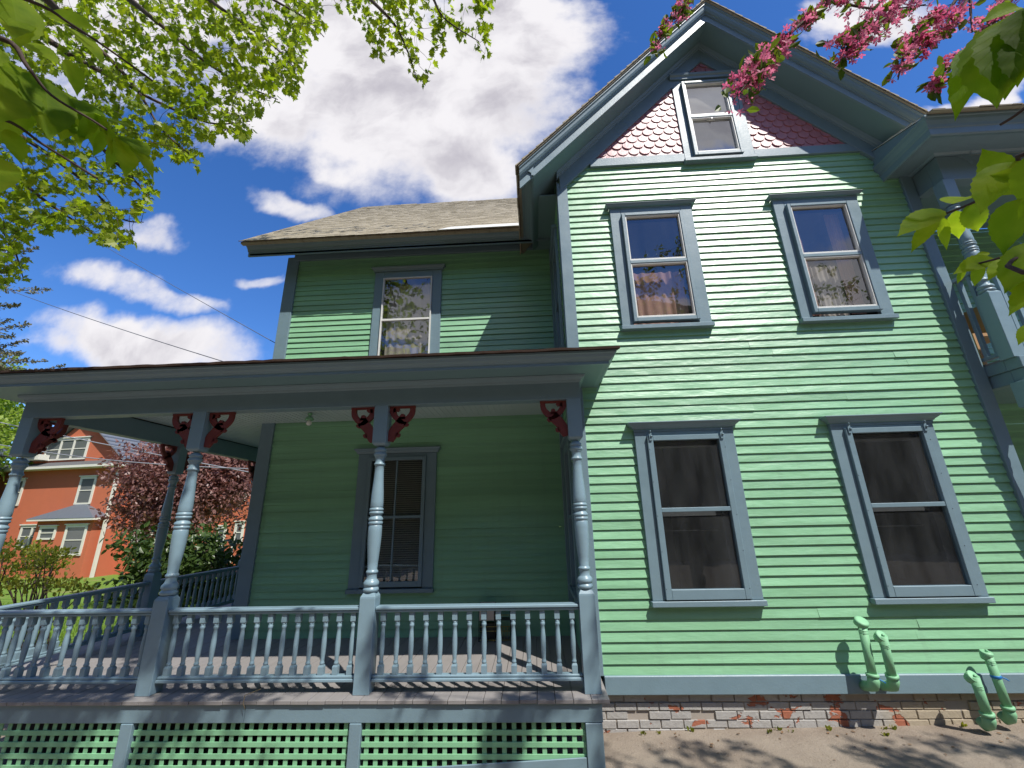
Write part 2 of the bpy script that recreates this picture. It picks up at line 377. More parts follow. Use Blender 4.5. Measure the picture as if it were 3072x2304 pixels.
# ================================================================== the green house
H = empty('green_house', (2.8, 4.8, -1.95), label='mint green clapboard Victorian house with blue-grey trim, steep front gable and wraparound porch', cat='house')
HO = Vector((2.8, 4.8, -1.95))
def hb(mb, name, material, parent=None, bevel=0, label=None):
    if parent is None:
        o = mb.build(name, material, H, bevel, label); o.location = -HO
    else: o = mb.build(name, material, parent, bevel, label)
    return o
EXPO = .0955
def clap(mb, ax, plane, sgn, u0, u1, z0, z1, holes=(), clip=None, seed=1, tilt=.0178):
    """courses of clapboard in plane (ax=1: wall faces -y, u=x; ax=0: wall faces sgn*x, u=y)"""
    r = random.Random(seed)
    n = int(math.ceil((z1-z0)/EXPO))
    for i in range(n):
        za = z0+i*EXPO; zb = min(z1, za+EXPO); za += r.uniform(-.0015, .0015) if i else 0
        spans = [(u0, u1)]
        if clip:
            c0 = clip(za); c1 = clip(zb); lo = max(c0[0], c1[0]) - .0; hi = min(c0[1], c1[1])
            lo = min(c0[0], c1[0]); hi = max(c0[1], c1[1]); spans = [(max(u0, lo), min(u1, hi))]
        for (h0, h1, hz0, hz1) in holes:
            if zb > hz0 and za < hz1:
                ns = []
                for a, b in spans:
                    if h1 <= a or h0 >= b: ns.append((a, b)); continue
                    if a < h0: ns.append((a, h0))
                    if b > h1: ns.append((h1, b))
                spans = ns
        for a, b in spans:
            if b-a < .02: continue
            p = a
            while p < b-.001:
                q = min(b, p+r.uniform(1.3, 4.2))
                if b-q < .3: q = b
                tb = tilt+r.uniform(-.0022, .0028); tt = r.uniform(0, .0018)
                dz = r.uniform(-.0022, .0022) if i else 0
                k = max(1, int((q-p)/.6)); pts = [p+(q-p)*j/k for j in range(k+1)]
                bow = [r.uniform(-.0016, .0016) for _ in pts]
                rows = []
                for j, u in enumerate(pts):
                    for off_, zz in ((0, za+dz+bow[j]), (tb+bow[j]*.8, za+dz+bow[j]), (tt, zb+.001)):
                        w = plane - sgn*off_ if ax == 1 else plane + sgn*off_
                        rows.append((u, w, zz) if ax == 1 else (w, u, zz))
                fs = []
                for j in range(k):
                    o = j*3; fs += [(o, o+3, o+4, o+1), (o+1, o+4, o+5, o+2)]
                mb.add(rows, fs); p = q
YW = 4.8; ZB = -1.494
WINS = dict(UL=(1.147, 2.222, 2.18, 3.89), UR=(3.275, 4.35, 2.18, 3.89), LL=(1.147, 2.236, -.845, .87), LR=(3.285, 4.372, -.845, .87), G=(2.255, 3.205, 4.66, 6.06))
SOF = lambda x: 6.80-abs(x-2.745)
def inner(w, k=.09): return (w[0]+k, w[1]-k, w[2]+.03, w[3]-k)
mw = MB()
def gclip(z): return (2.745-(6.80-z)-.02, 2.745+(6.80-z)+.02)
clap(mw, 1, YW, 1, .50, 5.10, ZB, 4.70, [inner(WINS[k]) for k in ('UL', 'UR', 'LL', 'LR')]+[(2.35, 3.1, 4.668, 6)], gclip, 11)
hb(mw, 'clapboard_wall', M['green'])
# backing above for the gable field
gb = MB(); gb.add([(.6, YW+.002, 4.66), (2.35, YW+.002, 4.66), (2.35, YW+.002, 6.6), (2.35, YW+.002, 6.45), (.6, YW+.002, 4.7)], [(0, 1, 2, 4)])
gb.add([(3.1, YW+.002, 4.66), (5.05, YW+.002, 4.66), (3.1, YW+.002, 6.5)], [(0, 1, 2)])
gb.add([(2.35, YW+.002, 5.98), (3.1, YW+.002, 5.98), (3.1, YW+.002, 6.46), (2.745, YW+.002, 6.8), (2.35, YW+.002, 6.46)], [(0, 1, 2, 3, 4)])
hb(gb, 'gable_sheathing', M['pinkshingle'])
# fish scale shingles
fs_ = MB(); r = random.Random(5); rw, rh = .152, .112
row = 0; z = 4.70
while z < 6.62:
    x = .9 + (rw/2 if row % 2 else 0)
    while x < 4.8:
        keep = (z+.02 < 4.77+(x-1.02)*.99+.10 and x < 2.75) or (z+.02 < 4.77+(4.47-x)*.99+.10 and x >= 2.75)
        if keep and not (2.33 < x < 3.12 and z < 5.98):
            w = rw/2*.965; n = 7; j = r.uniform(-.003, .003); th = .012+r.uniform(-.002, .003)
            arc = [(x+w*math.cos(math.pi+math.pi*i/n)*1.0, z+w*.95+j+w*.95*math.sin(math.pi+math.pi*i/n)) for i in range(n+1)]
            poly = arc+[(x+w, z+rh+.075), (x-w, z+rh+.075)]
            top = z+rh+.075
            def yy(zz, o): return YW-.004-o-(top-zz)/(rh+.075)*.020
            vs = [(a, yy(b, th), b) for a, b in poly]+[(a, YW, b) for a, b in poly]; m_ = len(poly)
            fs_.add(vs, [tuple(range(m_))]+[(i, i+m_, (i+1) % m_+m_, (i+1) % m_) for i in range(m_)])
        x += rw
    z += rh; row += 1
hb(fs_, 'fish_scale_shingles', M['pinkshingle'])
# corner boards, base board, frieze bands
def trim(name, boxes, m_='blue', bev=.004, parent=None, label=None):
    mb = MB()
    for b in boxes: mb.box(*b)
    return hb(mb, name, M[m_], parent, bev, label)
trim('corner_board', [(.462, .605, 4.757, 4.80, -1.494, 1.80), (.462, .605, 4.757, 4.80, 1.803, 4.38), (.462, .50, 4.80, 4.93, -1.49, 4.45)])
trim('corner_board', [(4.985, 5.13, 4.757, 4.80, -1.494, 4.62), (5.09, 5.13, 4.80, 4.93, -1.49, 4.6)])
trim('water_table', [(.607, 5.14, 4.752, 4.83, -1.651, -1.494)], bev=.006)
trim('gable_band', [(.95, 2.257, 4.752, 4.80, 4.632, 4.768)]); trim('gable_band', [(3.203, 4.9, 4.752, 4.80, 4.632, 4.768)])
fr = MB()      # raking frieze board on the wall
for sgn in (-1, 1):
    p = lambda dx, dz, y: (2.745+sgn*dx, y, 6.80-dx+dz)
    w = 2.24 if sgn < 0 else 2.20
    fr.sections([[p(0, -.315, 4.748), p(0, 0, 4.748), p(0, 0, 4.80), p(0, -.315, 4.80)], [p(w, -.315, 4.748), p(w, 0, 4.748), p(w, 0, 4.80), p(w, -.315, 4.80)]])
hb(fr, 'raking_frieze', M['blue'], bevel=.004)
bm = MB()      # bed moulding under the raking soffit
prof = [(4.748, -.075), (4.735, -.07), (4.728, -.05), (4.712, -.04), (4.700, -.015), (4.690, 0), (4.80, 0), (4.80, -.075)]
for sgn in (-1, 1):
    w = 2.275
    bm.sections([[(2.745+sgn*dx, y, 6.80-dx+dz) for y, dz in prof] for dx in (0, w)])
hb(bm, 'bed_moulding', M['blue'])
# soffit + rake + eaves of the front gable
sf = MB()
for sgn, w in ((-1, 2.62), (1, 2.75)):
    sf.sections([[(2.745+sgn*dx, y, 6.80-dx+dz) for y, dz in ((4.41, .004), (4.86, .004), (4.86, .03), (4.41, .03))] for dx in (0, w)])
sf.box(.12, .50, 4.86, 6.1, 4.27, 4.29)
sf.sections([[(x, y, 6.80-(2.745-x)+dz) for y, dz in ((4.86, .004), (6.0, .004), (6.0, .03), (4.86, .03))] for x in (.125, .50)])
hb(sf, 'rake_soffit', M['soffit'])
rk = [(4.43, 0), (4.405, 0), (4.405, .125), (4.388, .13), (4.385, .145), (4.362, .155), (4.345, .185), (4.335, .225), (4.318, .24), (4.318, .268), (4.43, .268)]
for sgn, w in ((-1, 2.785), (1, 2.785)):
    mb = MB(); mb.sections([[(2.745+sgn*dx, y, 6.80-dx+dz) for y, dz in rk] for dx in (0, w)])
    hb(mb, 'rake_board', M['blue'])
ev = MB(); pe = [(0, 4.195), (0, 4.235), (.015, 4.24), (.02, 4.252), (.05, 4.262), (.085, 4.285), (.10, 4.300), (.125, 4.305), (.155, 4.30), (.155, 4.32), (-.03, 4.33), (-.03, 4.195)]
ev.sections([[(.112-o, y, z) for o, z in pe] for y in (4.385, 5.83)])
hb(ev, 'eave_crown', M['blue'])
# shingled front gable roof (irregular edges)
def shingle_plane(mb, P0, du, dv, nu, nv, wid, exp, th=.012, seed=1, skip=None, lift=.012, jit=.01):
    """P0 eave corner, du unit along eave, dv unit up the slope"""
    r = random.Random(seed); N = du.cross(dv).normalized()
    if N.z < 0: N = -N
    for j in range(nv):
        u = -r.uniform(0, wid)*.5
        while u < nu:
            w = wid*r.uniform(.65, 1.35); a = max(0, u); b = min(nu, u+w-.004)
            if b > a+.01:
                v0 = j*exp+r.uniform(-jit, jit); v1 = j*exp+exp*1.25; l = lift*r.uniform(.7, 1.35)
                if not skip or not skip(P0+du*((a+b)/2)+dv*v0):
                    q = [P0+du*a+dv*v0+N*l, P0+du*b+dv*v0+N*l, P0+du*b+dv*v1+N*.001, P0+du*a+dv*v1+N*.001, P0+du*a+dv*v0-N*.002, P0+du*b+dv*v0-N*.002]
                    mb.add(q, [(0, 1, 2, 3), (4, 5, 1, 0), (4, 0, 3), (5, 2, 1)])
            u += w
    return mb
gr = MB()
c45 = math.sqrt(.5)
for sgn in (-1, 1):
    pt = lambda dx, y, dz: (2.745+sgn*dx, y, 6.80-dx+dz)
    gr.sections([[pt(dx, 4.30, .27), pt(dx, 4.30, .29), pt(dx, 9.2, .29), pt(dx, 9.2, .27)] for dx in (0, 2.80)])
    P0 = Vector(pt(2.82, 4.285, .29)); shingle_plane(gr, P0, Vector((0, 1, 0)), Vector((-sgn*c45, 0, c45)), 4.5, 31, .2, .13, seed=3+sgn, skip=None, lift=.02, jit=.012)
gr.tube([(2.745, 4.29, 7.10), (2.745, 8.4, 7.10)], .025)
hb(gr, 'gable_roof', M['shingle'])

# ---- windows of the front
def window(name_parent, w, plane, fr_, rail, glass, style, curtain=None, lower=None, label=None, axis=1, sgn=1):
    x0, x1, z0, z1 = w; y = plane; mb = MB()
    f0, f1, g0, g1 = fr_
    mb.box(x0, f0, y-.05, y, z0, z1); mb.box(f1, x1, y-.05, y, z0, z1); mb.box(f0, f1, y-.049, y, g1, z1)
    W_ = hb(mb, 'window', M['blue'], None, .004, label)
    sl = MB(); sl.box(x0-.015, x1+.015, y-.085, y-.0, z0-.055, z0-.002); sl.build('sill', M['blue'], W_, .005)
    hd = MB()
    if style == 'plain':
        hd.box(x0-.005, x1+.005, y-.056, y, z1+.001, z1+.02); hd.sweep([(0, z1+.022), (.03, z1+.022), (.045, z1+.04), (.055, z1+.055), (.02, z1+.075), (0, z1+.08)], [(x1+.005, y), (x1+.005, y-.055), (x0-.005, y-.055), (x0-.005, y)][::-1])
    elif style == 'crown':
        hd.box(x0-.002, x1+.002, y-.054, y, z1+.001, z1+.03); hd.sweep([(0, z1+.031), (.012, z1+.031), (.02, z1+.045), (.05, z1+.07), (.062, z1+.09), (.07, z1+.092), (.07, z1+.102), (0, z1+.112)], [(x0-.002, y), (x0-.002, y-.054), (x1+.002, y-.054), (x1+.002, y)])
    if hd.v: hd.build('hood', M['blue'], W_, .002)
    fm = 'blue' if style == 'crown' else 'alum'
    yf = y-.10 if style != 'crown' else y-.085
    fw = .042 if style != 'crown' else .062
    st = MB()
    st.box(f0, f0+fw, yf, y-.02, g0, g1); st.box(f1-fw, f1, yf, y-.02, g0, g1); st.box(f0+fw, f1-fw, yf, y-.02, g1-fw*.9, g1); st.box(f0+fw, f1-fw, yf, y-.02, g0, g0+(fw*1.2 if style != 'crown' else .095))
    st.box(f0+fw, f1-fw, yf+.004, y-.03, rail-.022, rail+.022)
    if style == 'plain':
        for zz in (rail+.05,): st.box(f0+fw, f1-fw, y-.045, y-.03, zz, zz+.014)
    st.build('storm_sash', M['blue'], W_, .004)
    if style != 'crown':
        sl2 = MB(); e = .016
        for za, zb in ((g0+fw*1.2, rail-.022), (rail+.022, g1-fw*.9)):
            xa, xb = f0+fw, f1-fw
            sl2.box(xa, xa+e, yf+.012, y-.03, za, zb); sl2.box(xb-e, xb, yf+.012, y-.03, za, zb); sl2.box(xa+e, xb-e, yf+.012, y-.03, zb-e, zb); sl2.box(xa+e, xb-e, yf+.012, y-.03, za, za+e*1.5)
        sl2.build('sash', M['white'], W_, .002)
    for za, zb in ((g0+fw*1.2, rail-.02), (rail+.02, g1-fw*.9)):
        p = MB(); p.add([(f0+fw, y-.05, za), (f1-fw, y-.05, za), (f1-fw, y-.05, zb), (f0+fw, y-.05, zb)], [(0, 1, 2, 3)])
        p.build('pane', M[glass], W_)
    if style == 'crown':
        for xx in (f0+.02, f1-.045):
            hg = MB(); hg.box(xx, xx+.028, yf-.014, yf, g1-.055, g1+.03); hg.lathe([(0, .009), (.018, .009)], (xx+.014, yf-.02, g1-.008), 8, (1, 0, 0)); hg.tube([(xx+.014, yf-.012, g1+.03), (xx+.012, yf-.03, g1+.048), (xx+.02, yf-.012, g1+.055)], .006); hg.build('storm_hanger', M['blue'], W_)
        nl = None
        for k in range(5):
            for xx in (f0+.012, f1-.012):
                zz = g0+.1+k*(g1-g0-.25)/4; nl = MB(); nl.lathe([(0, .004), (.003, .003)], (xx, yf, zz), 6, (0, -1, 0)); nl.build('nail_head', M['black'], W_)
    return W_
def drape(parent, x0, x1, z0, z1, y, m_, name='curtain', amp=.02, n=40, gather=None):
    mb = MB(); rows = []
    for j in range(7):
        zf = j/6; z = z0+(z1-z0)*zf
        for i in range(n+1):
            u = i/n; x = x0+(x1-x0)*u
            if gather: x = x+(gather-x)*.35*(1-zf)*math.sin(math.pi*min(1, zf+.3))
            rows.append((x, y+amp*math.sin(u*38+zf*1.2)*(.6+.4*math.sin(u*11)), z))
    mb.v = rows; mb.f = [(j*(n+1)+i, j*(n+1)+i+1, (j+1)*(n+1)+i+1, (j+1)*(n+1)+i) for j in range(6) for i in range(n)]
    mb.sm = True; return mb.build(name, M[m_], parent)
wUL = window(H, WINS['UL'], YW, (1.285, 2.075, 2.215, 3.785), 3.045, 'glass_hi', 'plain', label='upstairs window left of the two, peach curtains behind the lower pane')
drape(wUL, 1.33, 2.03, 2.26, 2.99, YW+.10, 'lace'); 
wUR = window(H, WINS['UR'], YW, (3.412, 4.20, 2.235, 3.795), 3.015, 'glass_hi', 'plain', label='upstairs window right of the two, reflecting sky and branches')
drape(wUR, 3.45, 3.62, 2.28, 3.74, YW+.10, 'lace'); drape(wUR, 3.99, 4.17, 2.28, 3.74, YW+.10, 'lace'); drape(wUR, 3.62, 3.99, 2.28, 2.98, YW+.13, 'curt', 'cafe_curtain')
wLL = window(H, WINS['LL'], YW, (1.275, 2.115, -.835, .82), .025, 'glass_lo', 'crown', label='ground floor window nearer the porch with dusty storm glass')
wLR = window(H, WINS['LR'], YW, (3.415, 4.275, -.835, .835), .022, 'glass_lo', 'crown', label='ground floor window near the right corner with dusty storm glass')
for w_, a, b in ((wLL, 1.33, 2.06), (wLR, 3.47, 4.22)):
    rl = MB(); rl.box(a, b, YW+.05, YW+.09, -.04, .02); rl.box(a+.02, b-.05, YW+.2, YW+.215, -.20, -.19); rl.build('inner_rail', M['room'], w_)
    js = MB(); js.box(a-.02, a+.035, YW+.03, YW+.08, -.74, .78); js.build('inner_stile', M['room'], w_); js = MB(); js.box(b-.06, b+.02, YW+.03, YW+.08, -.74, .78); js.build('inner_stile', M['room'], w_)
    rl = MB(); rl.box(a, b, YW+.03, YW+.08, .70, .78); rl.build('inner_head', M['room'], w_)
wG = window(H, WINS['G'], YW, (2.378, 3.04, 4.68, 6.045), 5.37, 'glass_far', 'none', label='small attic window in the pink shingled gable')
sh = MB(); sh.box(2.42, 3.0, YW+.0, YW+.01, 5.36, 6.0); sh.build('window_shade', M['shade'], wG)
sh = MB(); sh.box(2.42, 2.99, YW+.05, YW+.06, 4.74, 5.34); sh.build('screen', flat('grey_screen', (.14, .13, .11), .9), wG)
lt = MB(); lt.box(2.66, 2.76, YW-.07, YW-.03, 5.315, 5.335); lt.lathe([(0, .012), (.02, .012)], (2.71, YW-.07, 5.325), 8, (0, -1, 0)); lt.build('sash_lock', M['white'], wG)
# header above attic window
hm = MB(); hm.sweep([(0, 6.125), (.018, 6.125), (.022, 6.16), (.04, 6.175), (.05, 6.205), (0, 6.215)], [(2.235, 4.745), (3.26, 4.745)][::1])
hm.box(2.26, 3.23, 4.753, 4.80, 6.06, 6.27)
hb(hm, 'attic_header', M['blue'], bevel=.002)
hm = MB(); hm.add([(2.18, 4.752, 5.96), (2.42, 4.752, 6.16), (2.42, 4.752, 5.9)], [(0, 1, 2)])

# ---- foundation brick
fb = MB(); r = random.Random(3)
z = -1.665; row = 0
while z > -2.25:
    x = .50+(0.10 if row % 2 else 0)-.1
    while x < 5.3:
        ln = .196+r.uniform(-.012, .006); dy = r.uniform(-.006, .006)
        if r.random() > .02: fb.box(max(x, .45), x+ln, 4.822+dy+(.02 if r.random() < .08 else 0), 4.95, z-.062+r.uniform(-.003, .003), z)
        x += ln+.010+r.uniform(-.002, .004)
    z -= .0705; row += 1
hb(fb, 'brick_foundation', M['brick'], bevel=.003)
mo = MB(); mo.box(.46, 5.1, 4.835, 4.97, -2.3, -1.655); hb(mo, 'mortar_bed', M['mortar'])

# ---- left return wall of the gable block, wing wall
rw_ = MB(); clap(rw_, 0, .477, -1, 4.93, 6.22, ZB, 4.55, [(5.24, 5.86, 2.2, 3.85), (5.24, 5.86, -.8, .8)], None, 21)
hb(rw_, 'clapboard_wall', M['green'])
for za, zb in ((2.12, 3.95), (-.86, .9)):
    mb = MB(); mb.box(.43, .477, 5.14, 5.26, za, zb); mb.box(.43, .477, 5.84, 5.96, za, zb); mb.box(.43, .477, 5.26, 5.84, zb-.11, zb); mb.box(.40, .477, 5.12, 5.98, za-.05, za); mb.box(.39, .477, 5.12, 5.98, zb, zb+.05)
    w_ = hb(mb, 'window', M['blue'], bevel=.003)
    p = MB(); p.add([(.47, 5.26, za), (.47, 5.84, za), (.47, 5.84, zb-.1), (.47, 5.26, zb-.1)], [(0, 1, 2, 3)]); p.build('pane', M['glass_lo'], w_)
    p = MB(); p.box(.44, .47, 5.26, 5.84, (za+zb)/2-.06, (za+zb)/2-.02); p.build('sash', M['blue'], w_)
YG = 6.22
wing = MB()
clap(wing, 1, YG, 1, -4.02, .47, ZB, 4.40, [(-2.47, -1.54, 2.43, 4.02), (-2.49, -1.52, -.84, .92)], None, 31, .016)
hb(wing, 'clapboard_wall', M['green'])
lw = MB(); clap(lw, 0, -4.15, -1, 6.35, 14, ZB, 4.40, (), None, 32); hb(lw, 'clapboard_wall', M['green'])
rw2 = MB(); clap(rw2, 1, 5.62, 1, 5.13, 8.2, -1.5, 3.9, (), None, 33); hb(rw2, 'clapboard_wall', M['green'])
rw3 = MB(); clap(rw3, 0, 5.13, 1, 4.9, 5.62, -1.5, 3.9, (), None, 34); hb(rw3, 'clapboard_wall', M['green'])
trim('corner_board', [(-4.165, -3.965, 6.177, 6.22, -1.494, 4.42), (-4.17, -4.13, 6.22, 6.36, -1.49, 4.42)])
trim('wing_frieze', [(-4.05, .47, 6.17, 6.22, 4.345, 4.68)])
trim('corner_board', [(.40, .462, 6.15, 6.21, -1.49, 4.4)])
# wing windows
def wing_window(w, fr_, rail, hood, kind, label):
    x0, x1, z0, z1 = w; f0, f1, g0, g1 = fr_; y = YG
    mb = MB(); mb.box(x0, f0, y-.045, y, z0, z1); mb.box(f1, x1, y-.045, y, z0, z1); mb.box(f0, f1, y-.044, y, g1, z1)
    W_ = hb(mb, 'window', M['blue'], None, .004, label)
    sl = MB(); sl.box(x0-.015, x1+.015, y-.08, y, z0-.055, z0-.002); sl.build('sill', M['blue'], W_, .004)
    hd = MB(); hd.sweep([(0, z1+.001), (.02, z1+.001), (.03, z1+.03), (.055, z1+.055), (.06, z1+.075), (0, z1+.085)], [(x0, y), (x0, y-.045), (x1, y-.045), (x1, y)]); hd.build('hood', M['blue'], W_, .002)
    st = MB(); fw = .05 if kind == 'low' else .022
    st.box(f0, f0+fw, y-.075, y-.02, g0, g1); st.box(f1-fw, f1, y-.075, y-.02, g0, g1); st.box(f0+fw, f1-fw, y-.075, y-.02, g1-fw, g1); st.box(f0+fw, f1-fw, y-.075, y-.02, g0, g0+fw*1.4)
    st.box(f0+fw, f1-fw, y-.07, y-.03, rail-.018, rail+.018)
    if kind == 'low': xm = (f0+f1)/2; st.box(xm-.011, xm+.011, y-.066, y-.035, g0+fw, g1-fw)
    st.build('storm_sash', M['blue' if kind == 'low' else 'white'], W_, .003)
    p = MB(); p.add([(f0+fw, y-.05, g0), (f1-fw, y-.05, g0), (f1-fw, y-.05, g1), (f0+fw, y-.05, g1)], [(0, 1, 2, 3)]); p.build('pane', M['glass_hi'], W_)
    return W_
wu = wing_window((-2.575, -1.43, 2.0, 4.03), (-2.42, -1.585, 2.12, 3.90), 3.115, 0, 'up', 'upstairs window over the porch roof with lace curtain')
drape(wu, -2.38, -1.62, 2.15, 3.85, YG+.12, 'curt', amp=.015)
wl = wing_window((-2.59, -1.42, -.90, .93), (-2.43, -1.57, -.88, .875), .025, 0, 'low', 'tall window behind the porch posts with horizontal blinds')
bl = MB()
for k in range(56):
    z = -.80+k*.03; bl.add([(-2.38, YG+.05, z), (-1.62, YG+.05, z), (-1.62, YG+.068, z+.022), (-2.38, YG+.068, z+.022)], [(0, 1, 2, 3)])
bl.build('blind', M['blind'], wl)
# interior
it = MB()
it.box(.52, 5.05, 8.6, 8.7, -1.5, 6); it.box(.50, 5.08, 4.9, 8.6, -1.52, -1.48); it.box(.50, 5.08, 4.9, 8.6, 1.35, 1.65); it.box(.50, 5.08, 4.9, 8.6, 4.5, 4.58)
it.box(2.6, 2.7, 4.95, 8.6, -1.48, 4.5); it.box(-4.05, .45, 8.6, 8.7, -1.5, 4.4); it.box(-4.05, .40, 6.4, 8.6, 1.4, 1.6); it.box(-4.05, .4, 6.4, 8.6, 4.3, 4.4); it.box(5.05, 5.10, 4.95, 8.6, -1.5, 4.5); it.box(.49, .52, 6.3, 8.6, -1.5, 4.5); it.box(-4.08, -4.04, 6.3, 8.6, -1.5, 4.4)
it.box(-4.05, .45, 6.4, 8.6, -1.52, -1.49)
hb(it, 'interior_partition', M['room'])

# ---- wing roof
wr = MB(); c = math.sqrt(.5)
wr.add([(-4.66, 5.64, 4.38), (.6, 5.64, 4.38), (.6, 10.05, 8.74), (-4.66, 10.05, 8.74)], [(0, 1, 2, 3)])
wr.add([(-4.66, 10.05, 8.74), (9, 10.05, 8.74), (9, 14.6, 4.3), (-4.66, 14.6, 4.3)], [(0, 1, 2, 3)])
wr.add([(.6, 5.66, 4.375), (9, 5.66, 4.375), (9, 10.05, 8.72), (.6, 10.05, 8.72)], [(0, 1, 2, 3)])
shingle_plane(wr, Vector((-4.68, 5.63, 4.388)), Vector((1, 0, 0)), Vector((0, c, c)), 5.5, 47, .17, .131, seed=9, lift=.0080, jit=.005,
              skip=lambda p: False)
wr.box(-4.66, .10, 5.655, 5.72, 4.362, 4.392)
for k in range(22): wr.box(-4.6+k*.5, -4.6+k*.5+.48, 10.0, 10.1, 8.70, 8.765+.008*(k % 3))
hb(wr, 'wing_roof', M['shingle'])
we = MB(); pw = [(0, 4.215), (0, 4.285), (.02, 4.292), (.03, 4.32), (.055, 4.345), (.085, 4.36), (.12, 4.378), (.14, 4.38), (-.03, 4.52), (-.03, 4.215)]
we.sections([[(x, 5.80-o, z) for o, z in pw] for x in (-4.61, .115)])
hb(we, 'eave_fascia', M['blue'])
ws = MB(); ws.sections([[(x, y, z) for y, z in ((5.80, 4.225), (6.3, 4.66), (6.3, 4.70), (5.80, 4.26))] for x in (-4.58, .48)]); hb(ws, 'eave_soffit', M['blue'])
wk = MB(); wk.sections([[(x, y, z) for x, z in ((-4.64, -.02), (-4.60, -.17), (-4.15, -.17), (-4.15, -.14), (-4.56, -.14), (-4.56, -.02))] and [(x, y, 4.395+(y-5.66)+dz) for x, dz in ((-4.645, -.01), (-4.60, -.20), (-4.15, -.20), (-4.15, -.17), (-4.57, -.17), (-4.57, -.01))] for y in (5.83, 10.05)])
hb(wk, 'wing_rake', M['blue'])
fl = MB(); n_ = (0, -.02, .02)
fl.prism([(-1.38, 4.355), (-.04, 4.362), (-.02, 4.58), (-1.20, 4.55)], lambda a, b: (a, b+1.205, b), lambda a, b: (a, b+1.222, b))
hb(fl, 'metal_flashing', M['white'])

# ---- wraparound porch
ZF = -1.493; PX = [.448, -1.612, -3.642, -5.645]; PY = 4.395
fl = MB(); r = random.Random(2)
x = .57
while x > -6.0:
    b = x-.149+r.uniform(-.001, .001)
    yb = 4.80 if x > .47 else (6.2 if x > -4.16 else 13.0)
    if x > .47:
        fl.box(max(b, .474), x, 4.215+r.uniform(-.003, .003), 4.75, ZF-.03, ZF)
        if b < .474: fl.box(b, .4735, 4.216, 6.2, ZF-.03, ZF-.0004)
    else: fl.box(b, x, 4.215+r.uniform(-.004, .004), yb, ZF-.03+r.uniform(-.001, .001), ZF+r.uniform(-.0012, .0012))
    x = b-.0045
hb(fl, 'porch_floor', M['floor'], bevel=.0025)
trim('porch_skirt_board', [(-2.60, .505, 4.240, 4.28, -1.666, -1.524), (-5.9, -2.603, 4.241, 4.28, -1.666, -1.524), (-5.93, -5.88, 4.29, 13, -1.666, -1.524), (.465, .504, 4.281, 4.82, -1.666, -1.524)])
sp_ = MB()
for a, b in ((.355, .497), (-1.657, -1.555), (-3.704, -3.597), (-5.86, -5.74)): sp_ = MB(); sp_.box(a, b, 4.232, 4.33, -2.6, -1.668); hb(sp_, 'porch_pier', M['blue'], bevel=.004)
rp = MB(); rp.prism([(-1.553, -2.007), (.353, -1.908), (.353, -2.06), (-1.553, -2.16)], lambda a, b: (a, 4.244, b), lambda a, b: (a, 4.26, b)); 
rp.prism([(-3.595, -2.11), (-1.66, -2.012), (-1.66, -2.16), (-3.595, -2.26)], lambda a, b: (a, 4.245, b), lambda a, b: (a, 4.26, b)); hb(rp, 'grade_board', M['blue'], bevel=.003)
bayx = [(-1.553, .353), (-3.595, -1.659), (-5.74, -3.706)]
for a, b in bayx:
    lt = MB(); x = a+.025
    while x < b: lt.box(x, min(b, x+.038), 4.2715, 4.280, -2.45, -1.668); x += .0842
    z = -1.7225-.0405
    while z > -2.45: lt.box(a, b, 4.262, 4.271, z, z+.038); z -= .0842
    hb(lt, 'lattice_panel', M['green2'], bevel=.0015)
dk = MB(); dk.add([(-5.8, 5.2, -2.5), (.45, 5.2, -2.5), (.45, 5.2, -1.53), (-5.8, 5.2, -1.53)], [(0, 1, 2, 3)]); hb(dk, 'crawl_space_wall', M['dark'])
# beam, soffit, crown, roof
be = MB(); be.sweep([(0, 1.172), (0, 1.355), (.012, 1.36), (.02, 1.38), (.05, 1.40), (.06, 1.424), (-.14, 1.424), (-.14, 1.172)], [(-5.72, 12.5), (-5.72, 4.322), (.525, 4.322), (.525, 4.80)])
hb(be, 'porch_beam', M['blue'], bevel=.003)
so = MB(); so.sweep([(.0, 1.426), (.36, 1.426), (.36, 1.440), (0, 1.440)], [(-5.72, 12.5), (-5.72, 4.322), (.425, 4.322), (.425, 4.80)])
hb(so, 'porch_soffit', M['soffit'])
cr_ = MB(); cr_.sweep([(.345, 1.424), (.362, 1.42), (.362, 1.45), (.375, 1.455), (.385, 1.47), (.405, 1.485), (.418, 1.512), (.432, 1.52), (.432, 1.54), (.30, 1.545), (.30, 1.427)], [(-5.72, 12.5), (-5.72, 4.322), (.425, 4.322), (.425, 4.80)])
hb(cr_, 'porch_crown', M['blue'])
ce = MB(); ce.box(-5.6, .47, 4.44, 6.2, 1.452, 1.47); ce.box(-5.6, -4.15, 6.2, 12.5, 1.452, 1.47)
x = -5.6
while x < .47:
    ce.box(x, x+.006, 4.45, 6.2 if x > -4.15 else 12.5, 1.447, 1.452); x += .0832
hb(ce, 'beadboard_ceiling', M['ceil'])
pr = MB(); e = .452
rr = random.Random(4)
